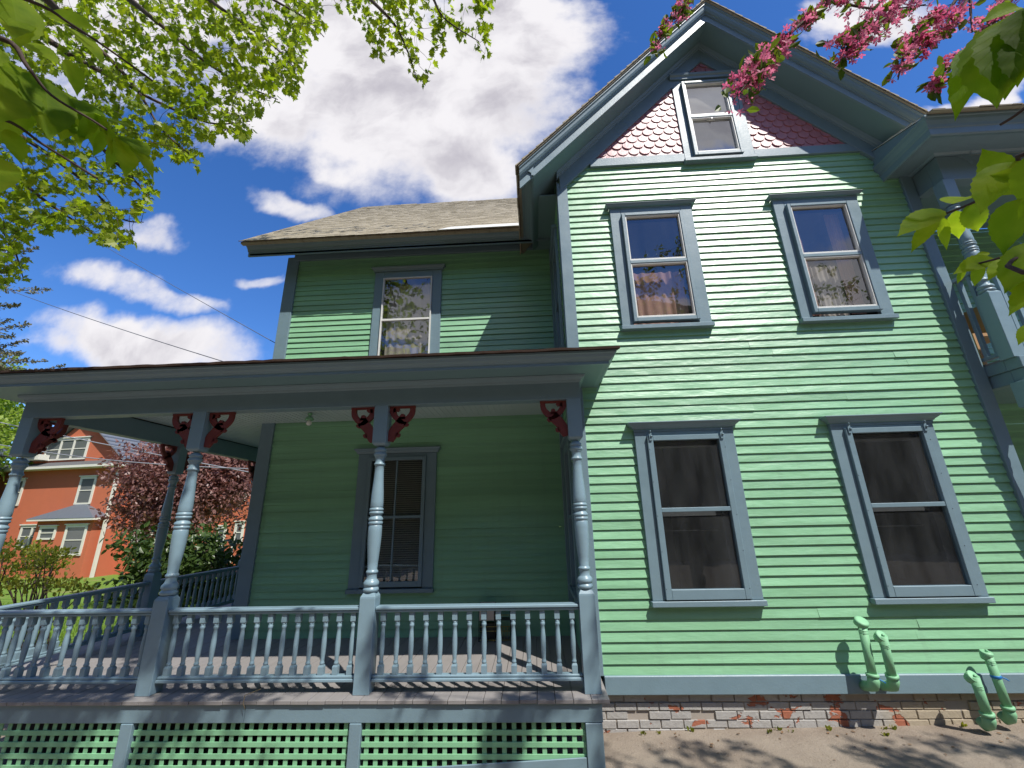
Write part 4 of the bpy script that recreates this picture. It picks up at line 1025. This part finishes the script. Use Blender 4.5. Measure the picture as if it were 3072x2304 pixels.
# right: sapling standing just outside the frame; branches reach in
def leaf_px(x0, y0, x1, y1, Y, dY=0, nrm=None, wd=.27):
    a = P3(x0, y0, Y); b = a.lerp(P3(x1, y1, Y+dY), .9); wd *= .9; view = (a+b).normalized()
    n = nrm or (view*-1+Vector((.2, .1, .55))).normalized()
    return (a, b-a, n, (b-a).length, wd)
lv = [leaf_px(2032, 452, 1930, 508, .62), leaf_px(2022, 470, 1962, 548, .63, .0, None, .17), leaf_px(2035, 470, 2046, 548, .64, .02, None, .16), leaf_px(2065, 455, 2072, 525, .63, .03), leaf_px(2050, 470, 2040, 522, .66, .03, None, .24),
      leaf_px(2095, 440, 2118, 512, .60, .03, None, .33), leaf_px(2060, 440, 2100, 402, .64, .03, None, .3), leaf_px(2150, 560, 2055, 583, .60), leaf_px(2085, 577, 2062, 618, .63, .02, None, .2), leaf_px(2120, 570, 2100, 625, .60, .02, None, .26),
      leaf_px(2135, 545, 2105, 555, .62, 0, None, .3), leaf_px(2180, 560, 2130, 600, .56, 0, None, .3), leaf_px(2212, 385, 2130, 372, .5, .02, None, .30), leaf_px(2180, 350, 2110, 450, .52, 0, None, .3), leaf_px(2190, 420, 2112, 300, .55, 0, None, .25),
      leaf_px(2200, 430, 2160, 560, .48, .02, None, .3), 
      leaf_px(2250, 520, 2160, 640, .50, 0, None, .26), leaf_px(2230, 640, 2150, 590, .52, 0, None, .25), leaf_px(2235, 700, 2195, 740, .5, 0, None, .28), leaf_px(2200, 545, 2165, 575, .56, 0, None, .3), leaf_px(2260, 600, 2170, 680, .5, 0, None, .22),
      leaf_px(2200, 15, 2120, 40, .55, 0, None, .3), leaf_px(2120, 92, 2050, 170, .50, 0, None, .22), leaf_px(2115, 95, 2055, 250, .50, 0, None, .16), leaf_px(2170, 40, 2148, 240, .46, 0, None, .28),
      leaf_px(2215, 30, 2160, 200, .45, 0, None, .3), leaf_px(2240, 60, 2190, 175, .44, 0, None, .3), leaf_px(2230, 10, 2205, 120, .44, 0, None, .3), leaf_px(2250, 420, 2190, 480, .44, .02, None, .3), leaf_px(2240, 330, 2200, 450, .46, .02, None, .3)]
stems = [(curve([Vector((1.35, .25, -2.3)), Vector((1.32, .27, -1)), Vector((1.22, .30, .2)), Vector((1.05, .38, .7)), P3(2330, 130, .5)], 5), .022, .006),
         (curve([Vector((1.22, .30, .2)), P3(2330, 320, .48), P3(2212, 380, .53), P3(2130, 425, .58), P3(2060, 455, .62), P3(2028, 465, .64)], 5), .006, .0018),
         (curve([Vector((1.22, .30, .1)), P3(2330, 600, .45), P3(2212, 545, .53), P3(2150, 560, .58), P3(2085, 577, .62)], 5), .005, .0016),
         (curve([P3(2330, 60, .48), P3(2230, 20, .48), P3(2160, 55, .5), P3(2105, 92, .52)], 5), .005, .002),
         (curve([P3(2330, 130, .5), P3(2212, 235, .52), P3(2160, 270, .54)], 5), .004, .002)]
leafy_tree('elm_sapling', 'young tree with broad serrated yellow-green leaves close to the camera at the right edge', (1.35, .25, gz(1.35, .25)), stems, lv, seed=4)
lv = []; r = random.Random(12)
for (x0, y0, x1, y1, Y, wd) in [(20, -20, 65, 120, .50, .30), (-60, 60, -5, 280, .46, .3), (50, 90, 145, 130, .55, .38), (60, 155, 70, 250, .52, .34), (10, 150, 20, 270, .48, .36), (95, 170, 120, 330, .52, .30), (120, 190, 205, 330, .56, .20), (150, 130, 180, 220, .56, .3),
                            (130, 225, 100, 320, .54, .33), (165, 215, 255, 290, .56, .26), (205, 245, 160, 330, .56, .22), (235, 275, 250, 345, .58, .22), (270, 300, 285, 385, .60, .25), (270, 295, 340, 340, .60, .34), (285, 310, 355, 378, .61, .16), (180, 230, 215, 350, .57, .22),
                            (215, 250, 300, 270, .58, .22), (20, 280, 60, 370, .50, .32), (-30, 330, 10, 430, .5, .3), (100, 30, 235, 60, .52, .26), (150, 60, 250, 130, .55, .2), (60, 200, -10, 330, .5, .28), (230, 280, 195, 360, .58, .2), (-20, 10, 70, 60, .5, .3), (120, 250, 150, 300, .55, .3), (250, 300, 230, 390, .59, .2)]:
    xm, ym = x0+(x1-x0)*.86, y0+(y1-y0)*.86
    lv.append(leaf_px(x0, y0, xm, ym, Y*1.06, r.uniform(-.03, .03), None, wd*.84))
stems = [(curve([Vector((-1.55, .2, -2.3)), Vector((-1.5, .22, -.5)), Vector((-1.3, .3, .5)), P3(-250, 60, .44), P3(0, 82, .48), P3(60, 145, .50), P3(110, 205, .53), P3(200, 260, .57), P3(230, 280, .58)], 5), .025, .002),
         (curve([Vector((-1.35, .28, .35)), P3(-250, 200, .45), P3(0, 255, .52), P3(90, 310, .55), P3(170, 360, .58), P3(210, 385, .59)], 5), .006, .002),
         (curve([P3(-250, -100, .44), P3(60, 0, .5), P3(150, 50, .53), P3(240, 110, .56), P3(330, 175, .6)], 5), .005, .002)]
leafy_tree('broadleaf_sapling', 'young tree with big soft green leaves close to the camera in the upper left corner', (-1.55, .2, gz(-1.55, .2)), stems, lv, seed=9, over=1)

# ================================================================== crabapple: blossom sprays at upper right and a leafy crown behind the camera
r = random.Random(77)
ct = empty('crabapple_tree', (3.6, -.9, gz(3.6, -.9)), label='pink flowering crabapple whose blossom sprays hang across the gable from the upper right', cat='tree'); CO = Vector(ct.location)
st = MB(); pe_ = MB(); lf = MB()
trunk = curve([(3.6, -.9, -2.4), (3.55, -.85, -1.0), (3.7, -.7, .3), (3.5, -.5, 1.6), (3.2, -.3, 2.8), (3.0, -.1, 3.8)]); st.tube(trunk, [.15-.0032*i for i in range(31)], 10)
def flower(p, d, sz):
    d = d.normalized(); a = d.orthogonal().normalized(); b = d.cross(a); ph = r.uniform(0, 6.3)
    for k in range(5):
        t_ = ph+k*2*math.pi/5; o = a*math.cos(t_)+b*math.sin(t_); s_ = d.cross(o); cup = r.uniform(.15, .6)
        q0 = p; q1 = p+o*sz*.5+s_*sz*.26+d*cup*sz*.35; q2 = p+o*sz*.95+s_*sz*.14+d*cup*sz*.7; q3 = p+o*sz*.95-s_*sz*.14+d*cup*sz*.7; q4 = p+o*sz*.5-s_*sz*.26+d*cup*sz*.35
        pe_.add([q0, q1, q2, q3, q4], [(0, 1, 4), (1, 2, 3, 4)])
def spray(path, dens, wid, root=None, leafy=.25):
    pts = curve([P3(*p) for p in path], 6)
    if root: st.tube(curve([root, (root+pts[0])/2+Vector((0, 0, .2)), pts[0]], 4), [.02-.001*i for i in range(9)], 6)
    n = len(pts); st.tube(pts, [.0065*(1-i/n)+.002 for i in range(n)], 5)
    L_ = sum((pts[i+1]-pts[i]).length for i in range(n-1)); N = int(L_*dens*.5); tufts = [r.random() for _ in range(max(3, int(L_*16)))]
    for k in range(N):
        t_ = min(.999, max(0, r.choice(tufts)+r.gauss(0, .025))); i = min(n-2, int(t_*(n-1))); c = pts[i].lerp(pts[i+1], t_*(n-1)-i)
        w = wid(t_)*.88
        if w <= 0: continue
        q = c+rv(r)*w*r.uniform(.3, 1)
        if r.random() < leafy: add_leaf(lf, q, rv(r)+Vector((0, 0, -.2)), rv(r), r.uniform(.03, .055), 'oval', .3, r)
        else: st.tube([c, q], [.0012, .0008], 3); flower(q, rv(r)+(q-c).normalized()*.8+Vector((0, -.2, -.3)), r.uniform(.012, .021))
    return pts
RT_ = Vector((3.1, -.2, 3.2))
spray([(1830, -60, 1.5), (1780, 10, 1.45), (1720, 60, 1.4), (1670, 120, 1.35), (1640, 150, 1.3), (1585, 215, 1.25)], 620, lambda t: (.02 if t < .3 else .05+.05*(t-.3)), RT_, .35)
spray([(1760, 30, 1.45), (1700, 75, 1.4), (1640, 130, 1.36), (1600, 190, 1.3)], 520, lambda t: .03+.045*t, None, .3)
spray([(1500, -50, 1.6), (1480, 10, 1.55), (1455, 40, 1.5), (1430, 75, 1.5), (1415, 105, 1.5)], 500, lambda t: .05, RT_+Vector((-.5, 0, .3)), .45)
spray([(1990, -60, 1.5), (1930, 20, 1.45), (1880, 60, 1.4), (1840, 95, 1.35), (1820, 110, 1.35)], 700, lambda t: .09, RT_, .2)
spray([(2100, -60, 1.4), (2050, 20, 1.4), (2000, 55, 1.4), (1960, 100, 1.35), (1945, 150, 1.3), (1940, 172, 1.3)], 560, lambda t: .07 if t < .6 else .045, RT_, .22)
spray([(1700, -50, 1.5), (1800, 0, 1.5), (1900, 20, 1.45), (2000, 10, 1.4)], 420, lambda t: .075, RT_, .2)
spray([(2110, -40, 1.35), (2060, 50, 1.35), (2020, 80, 1.35), (2000, 105, 1.35)], 420, lambda t: .045, None, .2)
spray([(2210, -40, 1.3), (2130, 70, 1.28), (2080, 120, 1.25), (2040, 150, 1.25), (2020, 188, 1.25)], 420, lambda t: .035, RT_, .2)
spray([(2100, -60, 1.35), (2096, 0, 1.35), (2100, 70, 1.35)], 60, lambda t: .02, RT_, .3)
spray([(2200, -60, 1.3), (2160, 10, 1.3), (2150, 45, 1.3)], 500, lambda t: .07, RT_, .2)
# crown overhead: leafy clusters whose shade falls on the porch front and the dirt
shade_px = []
for (x, y, s_, n) in [(40, 1480, 30, 5), (120, 1560, 40, 8), (60, 1440, 40, 7), (200, 1400, 30, 6), (310, 1380, 22, 7), (345, 1330, 16, 4), (330, 1180, 10, 2), (385, 1020, 12, 3), (380, 1260, 10, 2), (440, 1430, 40, 6), (500, 1480, 30, 5), (410, 1540, 30, 4), (640, 1390, 14, 2), (900, 1475, 18, 3), (830, 1430, 14, 2),
                      (1180, 1500, 18, 4), (1110, 1560, 22, 5), (1080, 1625, 18, 4), (1310, 1290, 9, 3), (1303, 1330, 7, 2), (800, 1400, 10, 2), (350, 1600, 40, 6), (240, 1500, 25, 6), (30, 1600, 40, 8), (20, 1330, 25, 4), (250, 1320, 18, 3)]:
    for k in range(n*2): shade_px.append(P3(1, 1, 1)*0+at((x+r.gauss(0, s_))*K, (y+r.gauss(0, s_))*K, 1, 4.32))
for k in range(230):
    gx, gy = r.uniform(.3, 6.0), 4.5-abs(r.gauss(0, .45))
    if r.random() < .55*(math.sin(gx*5.5+gy*7)+1.0): shade_px.append(Vector((gx, gy, -1.95)))
for k in range(70): shade_px.append(Vector((r.uniform(-6, 4), r.uniform(-1, 3.2), -2)))
LU = Vector((-.85, 1, -1.9)); cen = []
for q in shade_px:
    t_ = r.uniform(2.7, 3.9) if q.z < -1.9 else r.uniform(2.8, 4.2)
    c = q-LU*t_
    ext = (Vector((-.6, .75, .1))+rv(r)*.4).normalized()*r.uniform(.10, .26)
    for k in range(14):
        cc = c+rv(r)*.05+ext*r.uniform(-1, 1)+LU.normalized()*r.uniform(-.12, .12); add_leaf(lf, cc, rv(r)+Vector((0, 0, -.3)), rv(r), r.uniform(.07, .115), 'oval', .2, r)
    cen.append(c)
for k in range(900):  # unseen crown leaves added behind the camera to cut sky fill
    c = Vector((r.uniform(.5, 6.8), r.uniform(-4.2, -.3), r.uniform(1.6, 6)))
    if ((c.x-3.6)/3.2)**2+((c.y+2)/2.2)**2+((c.z-3.9)/2.4)**2 > 1: continue
    if k % 6 == 0: cen.append(c)
    for j in range(7): add_leaf(lf, c+rv(r)*.16, rv(r)+Vector((0, 0, -.3)), rv(r), r.uniform(.07, .12), 'oval', .2, r)
nodes = [trunk[i] for i in (14, 20, 26, 30)]
for c in sorted(cen, key=lambda q: (q-nodes[2]).length):
    near = min(nodes, key=lambda q: (q-c).length); dd = c-near
    if dd.length > .15:
        mid = near+dd*.5+Vector((0, 0, .05*dd.length)); st.tube([near, mid, c], [.003+.004*min(1, dd.length), .004, .0025], 5); nodes += [mid, c]
for mb, m_, nm in ((st, M['bark'], 'trunk'), (lf, M['crab_leaf'], 'crown'), (pe_, M['petal'], 'blossoms')):
    ob = mb.build(nm, m_, ct); ob.location = -CO

# ================================================================== background
def blob_tree(name, label, base, crown_c, rad, n, size, m_, shape='oval', trunk_r=.15, cat='tree', lobes=14, seed=1, group=None, up=.3, shell=.55):
    rr_ = random.Random(seed); e = empty(name, base, label=label, cat=cat, group=group); B = Vector(base); C_ = Vector(crown_c); lf = MB(); st = MB()
    fr = Vector((B.x, B.y, B.z-.3)); st.tube(curve([fr, (fr+C_)/2+Vector((.1, 0, 0)), C_+Vector((0, 0, rad[2]*.5))], 5), [trunk_r*(1-i/13) for i in range(11)], 8)
    lob = []
    for k in range(lobes):
        d = rv(rr_); d.z = d.z*.9+.1; s_ = rr_.uniform(.35, .75); c = C_+Vector((d.x*rad[0]*s_, d.y*rad[1]*s_, d.z*rad[2]*s_)); lob.append((c, rr_.uniform(.28, .48)))
        st.tube([C_-Vector((0, 0, rad[2]*.5)), (C_+c)/2, c], [trunk_r*.35, trunk_r*.2, .01], 5)
    for k in range(n):
        c, q = rr_.choice(lob); d = rv(rr_); s_ = q*(shell+(1-shell)*rr_.random())*rr_.uniform(.85, 1.12)
        p = c+Vector((d.x*rad[0]*s_, d.y*rad[1]*s_, d.z*rad[2]*s_))
        add_leaf(lf, p, (rv(rr_)+Vector((0, 0, -.3))), (d+rv(rr_)*.8+Vector((0, 0, up))), size*rr_.uniform(.6, 1.3), shape, .2, rr_)
    o = st.build('trunk', M['bark'], e); o.location = -B; o = lf.build('crown', M[m_], e); o.location = -B; return e
c = P3(412, 1040, 17); blob_tree('copper_maple', 'round dark purple-leaved maple in front of the orange house', (c.x, 17, gz(c.x, 17)), (c.x, 17, c.z), (3.5, 2.6, 2.9), 34000, .15, 'purple', 'quad', .18, lobes=60, seed=5)
c = P3(335, 1205, 10.5); blob_tree('rhododendron', 'dark glossy-leaved shrub beyond the porch railing under the copper maple', (c.x, 10.5, gz(c.x, 10.5)), (c.x+.3, 10.5, c.z-.25), (2.3, 1.2, 1.25), 4200, .15, 'rhodo', 'oval', .05, 'shrub', 22, 6)
c = P3(470, 1230, 11.5); blob_tree('leafy_shrub', 'loose green shrub just left of the porch corner board', (c.x, 11.5, gz(c.x, 11.5)), (c.x, 11.5, c.z-.3), (1.5, 1, 1.0), 1800, .12, 'rhodo', 'oval', .04, 'shrub', 14, 16)
# azalea with bare stems
c = P3(100, 1240, 9); base = Vector((c.x, 9, gz(c.x, 9))); e = empty('azalea_bush', base, label='open bush of bare stems with yellow-green leaf tufts at the far left beyond the railing', cat='shrub')
st = MB(); lf = MB(); r = random.Random(8)
for k in range(34):
    a = P3(r.uniform(-60, 190), r.choice((1195, 1215, 1240, 1265))+r.uniform(-18, 10), 9+r.uniform(-.7, .7)); b0 = base+Vector((r.uniform(-.5, .5), r.uniform(-.2, .2), -.05)); m_ = b0.lerp(a, .5)+Vector((r.uniform(-.15, .15), r.uniform(-.15, .15), .0))
    st.tube(curve([b0, m_, a], 4), [.018, .017, .016, .015, .013, .011, .01, .008, .006], 5)
    for j in range(52):
        q = a+rv(r)*Vector((.26, .26, .15)).length*.75*r.random()**.5; q.z = a.z+(q.z-a.z)*.55
        add_leaf(lf, q, (q-a)+Vector((0, 0, .3))+rv(r)*.3, rv(r)+Vector((0, 0, .8)), r.uniform(.06, .11), 'oval', .2, r)
o = st.build('stems', M['bark'], e); o.location = -base; o = lf.build('leaves', M['shrub'], e); o.location = -base
blob_tree('lime_tree', 'bright yellow-green tree glimpsed past the far left porch post', (-40.5, 27, -3.2), (-40.5, 27, 6.2), (4.2, 3, 6.5), 9000, .35, 'lime', 'quad', .3, lobes=26, seed=7)
blob_tree('ash_tree', 'green tree far behind the orange house roofs at the left edge', (-52, 36, -3.2), (-52, 36, 8.5), (6, 4, 8), 6000, .5, 'lime', 'quad', .35, lobes=26, seed=17)
# sparse conifer at the left edge
def spruce(name, label, base, h, px, seed):
    e = empty(name, base, label=label, cat='tree'); B = Vector(base); rr_ = random.Random(seed); st = MB(); lf = MB()
    st.tube([B, B+Vector((0, 0, h))], [.22, .03], 8)
    for (x, y, Y) in px:
        tip = P3(x, y, Y); a = Vector((B.x, B.y, tip.z+rr_.uniform(-.3, .8))); pts = curve([a, a.lerp(tip, .5)+Vector((0, 0, -.25)), tip], 5)
        st.tube(pts, [.03-.0024*i for i in range(11)], 4)
        for i in range(1, 11):
            for k in range(26):
                p = pts[i].lerp(pts[i-1], rr_.random())+rv(rr_)*rr_.uniform(.02, .3)*(1.15-i/11)*1.3
                add_leaf(lf, p, rv(rr_)+(tip-a).normalized(), rv(rr_), rr_.uniform(.06, .16), 'quad', 0, rr_)
    o = st.build('trunk', M['bark'], e); o.location = -B; o = lf.build('needles', M['spruce'], e); o.location = -B
spruce('larch_tree', 'sparse brownish larch with drooping branches at the left edge against the sky', (-24.5, 15, -3), 15, [(80, 535, 15), (110, 625, 15), (60, 560, 14.8), (40, 660, 15.2), (58, 735, 15), (20, 690, 14.6), (40, 760, 15), (-10, 640, 15), (20, 600, 15.3), (30, 725, 14.8), (60, 700, 15)], 4)
spruce('hemlock_tree', 'thin conifer top showing above the porch roof at the far left', (-32.3, 22, -3), 12.6, [(20, 795, 22), (100, 780, 22), (80, 800, 21.8), (140, 790, 22), (60, 775, 22), (30, 812, 22), (0, 790, 22), (50, 762, 22), (95, 812, 22)], 5)
# grass tufts on the lawn
gs = MB(); r = random.Random(31)
for k in range(5200):
    x, y = r.uniform(-24, -6), r.uniform(9.5, 19); z = gz(x, y)
    for j in range(3):
        a = r.uniform(0, 6.3); p = Vector((x+r.uniform(-.05, .05), y+r.uniform(-.05, .05), z)); h = r.uniform(.06, .16)
        s_ = Vector((math.cos(a), math.sin(a), 0))*.012; gs.add([p-s_, p+s_, p+Vector((r.uniform(-.05, .05), r.uniform(-.05, .05), h))], [(0, 1, 2)])
tag(gs.build('grass', M['grass']), 'bright green spring grass on the lawn beyond the porch', 'grass', kind='stuff')
wk_ = MB(); wk_.add([(-30, 8.2, gz(-20, 8.2)+.02), (-6.2, 7.6, gz(-6.2, 7.6)+.03), (-6.2, 8.8, gz(-6.2, 8.8)+.03), (-30, 9.4, gz(-20, 9.4)+.02)], [(0, 1, 2, 3)])
tag(wk_.build('path', M['stone']), kind='structure')
# pebbles and fallen leaves on the dirt
pb = MB(); r = random.Random(13)
for k in range(420):
    x, y = r.uniform(.7, 5.6), 4.78-abs(r.gauss(0, .5)); z = gz(x, y); s_ = r.uniform(.002, .0055)
    pb.add([Vector((x+s_*a, y+s_*b, z+s_*c_)) for a, b, c_ in ((1, 0, 0), (0, 1, .1), (-1, .1, 0), (0, -1, 0), (.1, 0, .9))], [(0, 1, 4), (1, 2, 4), (2, 3, 4), (3, 0, 4)])
tag(pb.build('gravel', M['pebble']), 'fine pebbles scattered over the dirt beside the foundation', 'gravel', kind='stuff')
dl = MB()
for k in range(60):
    x, y = r.uniform(.8, 5.4), 4.76-abs(r.gauss(0, .25)); add_leaf(dl, Vector((x, y, gz(x, y)+.006)), Vector((r.uniform(-1, 1), r.uniform(-1, 1), .05)), Vector((r.uniform(-.3, .3), r.uniform(-.3, .3), 1)), r.uniform(.012, .04), 'oval', .3, r)
tag(dl.build('leaf_litter', M['litter']), 'small dry leaves and chips scattered on the dirt by the wall', 'leaf litter', kind='stuff')

wd_ = MB(); r = random.Random(19)
for k in range(14):
    b0 = Vector((r.uniform(.9, 5.2), 4.80-abs(r.gauss(0, .05)), 0)); b0.z = gz(b0.x, b0.y)
    for j in range(r.randint(4, 9)): add_leaf(wd_, b0+Vector((r.uniform(-.02, .02), r.uniform(-.02, .01), 0)), Vector((r.uniform(-.8, .8), r.uniform(-.8, .2), 1)), rv(r), r.uniform(.015, .05), 'oval', .2, r)
tag(wd_.build('weeds', M['shrub']), 'tiny weed sprigs where the dirt meets the brick foundation', 'weeds', kind='stuff')

# ================================================================== orange house
TH = -R_(6.3)
OH = empty('orange_house', (0, 25, 0), TH, label='orange stucco house with cream window trim and a grey metal roof across the lawn', cat='house')
def ob_(name, m_, boxes=(), polys=(), parent=None):
    mb = MB()
    for b in boxes: mb.box(*b)
    for p in polys: mb.add(*p)
    return mb.build(name, M[m_], parent or OH)
ob_('wall', 'orange', [(-46, -28.75, 0, 8, -4, 4.0), (-28.9, -15, 1.2, 9, -4, 3.4)])
ob_('gable_wall', 'orange', polys=[([(-36.4, .35, 4.2), (-28.9, .35, 4.2), (-28.9, .35, 4.4), (-33.2, .35, 7.7), (-37.5, .35, 4.4)], [(0, 1, 2, 3, 4)])])
# roofs
mb = MB(); mb.add([(-33.2, -.1, 7.9), (-28.3, -.1, 4.05), (-26.2, 4, 4.05), (-26.2, 9, 4.6), (-33.2, 9, 7.9)], [(0, 1, 2, 3, 4)]); mb.add([(-33.2, -.1, 7.9), (-38.1, -.1, 4.05), (-38.1, 9, 4.05), (-33.2, 9, 7.9)], [(0, 1, 2, 3)])
mb.add([(-28.7, .8, 4.1), (-14.5, .8, 4.1), (-14.5, 5, 6.9), (-30.5, 5, 6.9)], [(0, 1, 2, 3)])
for k in range(34): x = -30.2+k*.45; f_ = (5-.8); mb.add([(x+1.2-.02, .8, 4.10), (x+1.2+.02, .8, 4.10), (x+.02+.2, 5, 6.90), (x+.2-.02, 5, 6.90), (x+1.2, .8, 4.15), (x+.2, 5, 6.95)], [(0, 4, 5, 3), (4, 1, 2, 5)])
for k in range(12): u = (k+.5)/12; a = Vector((-33.2+4.9*u, -.08, 7.9-3.85*u+.01)); mb.add([a, a+Vector((.05, 0, -.02)), a+Vector((.05, 8.5, -.02)), a+Vector((0, 8.5, .0)), a+Vector((.02, 0, .06)), a+Vector((.02, 8.5, .06))], [(0, 4, 5, 3), (4, 1, 2, 5)])
mb.build('metal_roof', M['metalroof'], OH)
mb = MB(); mb.sections([[(-33.2+s_*d, y, 7.92-d*.786) for y, s_, d in ((-.14, 1, d_), (-.14, 1, d_+.12), (-.02, 1, d_+.12), (-.02, 1, d_))] for d_ in (0, 4.9)]); mb.sections([[(-33.2-d, y, 7.92-d*.786) for y, d in ((-.14, d_), (-.14, d_+.12), (-.02, d_+.12), (-.02, d_))] for d_ in (0, 4.9)])
mb.build('rake_trim', M['asphroof'], OH)
ob_('pent_roof', 'asphroof', polys=[([(-46, -.5, 4.02), (-28.3, -.5, 4.02), (-28.7, .4, 4.5), (-46, .4, 4.5)], [(0, 1, 2, 3)])])
ob_('gutter', 'cream', [(-46, -28.3, -.62, -.5, 3.90, 4.06), (-46, -28.4, -.5, .0, 3.86, 3.9), (-28.42, -28.3, -.5, 1.2, 3.9, 4.06), (-28.3, -14.5, .62, .8, 3.92, 4.07)])
mb = MB(); mb.box(-28.74, -28.58, -.28, -.12, -3.4, 3.5); mb.sections([[(-28.74+d, -.28-e_, z), (-28.58+d, -.28-e_, z), (-28.58+d, -.12-e_, z), (-28.74+d, -.12-e_, z)] for d, e_, z in ((0, 0, 3.5), (.28, .28, 3.8), (.28, .28, 3.95))]); mb.build('downspout', M['cream'], OH)
def fwin(x0, x1, z0, z1, y=0, mull=0, hood=True, bay=False):
    mb = MB(); t_ = .16; mb.box(x0, x0+t_, y-.06, y, z0, z1); mb.box(x1-t_, x1, y-.06, y, z0, z1); mb.box(x0, x1, y-.07, y, z1-t_, z1); mb.box(x0, x1, y-.07, y, z0, z0+t_*.7)
    if hood: mb.box(x0-.08, x1+.08, y-.13, y, z1, z1+.07)
    n = mull+1; wv_ = (x1-x0-2*t_)/n
    for k in range(1, n): xx = x0+t_+k*wv_; mb.box(xx-.07, xx+.07, y-.06, y, z0+.1, z1-.1)
    w_ = mb.build('window', M['cream'], OH)
    s_ = MB(); zm = (z0+z1)/2
    for k in range(n):
        a = x0+t_+k*wv_; b = a+wv_; s_.box(a, b, y-.05, y-.01, zm-.03, zm+.03)
    s_.build('sash', M['cream'], w_)
    p = MB(); p.add([(x0+t_, y-.02, z0+.1), (x1-t_, y-.02, z0+.1), (x1-t_, y-.02, z1-.1), (x0+t_, y-.02, z1-.1)], [(0, 1, 2, 3)]); p.build('pane', flat('far_pane', (.13, .14, .14), .08, 0, .9) if 'far_pane' not in bpy.data.materials else bpy.data.materials['far_pane'], w_)
fwin(-36.2, -32.45, 4.6, 6.2, .33, 2); fwin(-31.85, -30.5, 1.42, 3.3); fwin(-38.1, -36.6, 1.46, 3.33); fwin(-35.7, -33.72, -1.32, .14, 0, 1)
fwin(-33.2, -31.83, -.80, .05, -.6); fwin(-31.1, -29.4, -1.8, .10, -.6); fwin(-27.9, -26.3, -1.15, .1, 1.2); fwin(-20.1, -19.4, -1.3, .05, 1.2); fwin(-19.0, -17.9, -1.12, .15, 1.2, 1); fwin(-21.4, -20.7, -2.6, -.2, 1.2)
fwin(-25, -23.6, 1.4, 3.2, 1.2); fwin(-21, -19.6, 1.4, 3.2, 1.2); fwin(-18.3, -16.9, 1.5, 3.3, 1.2)
ob_('bay_wall', 'orange', [(-33.6, -29.1, -.6, 0, -3.6, .38)])
ob_('bay_roof', 'metalroof', polys=[([(-34.1, -.95, .52), (-28.75, -.95, .52), (-28.75, 0, .62), (-30.9, 0, 1.5), (-31.4, 0, 1.5), (-34.1, 0, .62)], [(0, 1, 3, 4), (1, 2, 3), (0, 4, 5)])])
ob_('bay_fascia', 'cream', [(-34.08, -28.77, -.93, 0, .38, .515)])
ob_('entry_steps', 'stone', [(-22.4, -20.4, -.4+k*.32, 1.2, -3.6, -3.3+k*.22) for k in range(5)])
mb = MB(); mb.tube([(-21.9, -.5, -2.4), (-21.0, .9, -1.6), (-20.5, -.5, -2.4)], .03); mb.tube([(-20.3, -.6, -3.4), (-20.3, -.6, -2.45), (-20.3, 1.1, -1.5)], .03); mb.tube([(-20.3, .2, -3.3), (-20.3, .2, -2.0)], .025); mb.build('stair_rail', M['black'], OH)
ob_('porch_column', 'cream', [(-19.55, -19.45, .5, .6, -3.5, -1.3)])
# air conditioner
ac = empty('air_conditioner', (0, 25, 0), TH, label='window air conditioner sticking out of the orange house attic window', cat='air conditioner')
mb = MB(); mb.box(-36.75, -35.6, -.35, .28, 4.62, 5.0); mb.build('case', M['cream'], ac, .01)
mb = MB(); 
for k in range(7): mb.box(-36.68, -35.95, -.362, -.352, 4.66+k*.045, 4.68+k*.045)
mb.build('grille', M['metalroof'], ac)
# neighbour roof at far left
nb = empty('grey_shed', (-42, 24, -3.2), label='pale gabled roof edge of a neighbouring building at the far left behind the porch post', cat='building')
mb = MB(); mb.box(-4, 4.6, 0, 4, 0, 8.1); mb.build('wall', M['asphroof'], nb)
mb = MB(); mb.prism([(-4.4, 8.0), (5.2, 8.0), (5.2, 8.15), (.5, 10.4), (-4.4, 8.15)], lambda a, b: (a, -.2, b), lambda a, b: (a, 4.2, b)); mb.build('roof', M['metalroof'], nb)

# ================================================================== wires
def wire(label, a, b, sag, rad, m_='wire'):
    mb = MB(); pts = []
    for i in range(17):
        u = i/16; p = a.lerp(b, u); p.z -= sag*4*u*(1-u); pts.append(p)
    mb.tube(pts, rad, 6); tag(mb.build('utility_wire', M[m_]), label, 'wire', 'utility wires left of the house')
wire('thin dark wire sloping down to the wing corner board under the maple', P3(180, 505, 13), P3(600, 744, 8), .02, .008)
wire('thicker dark wire sloping from the left edge to the porch roof', P3(-60, 595, 16), P3(545, 800, 9), .12, .011)
wire('pale cable crossing in front of the orange gable, upper of two', P3(-30, 906, 17), P3(620, 1035, 14), .05, .020, 'gwire')
wire('grey cable crossing in front of the attic window, lower of two', P3(-30, 955, 17), P3(640, 1015, 13), .25, .018, 'gwire')
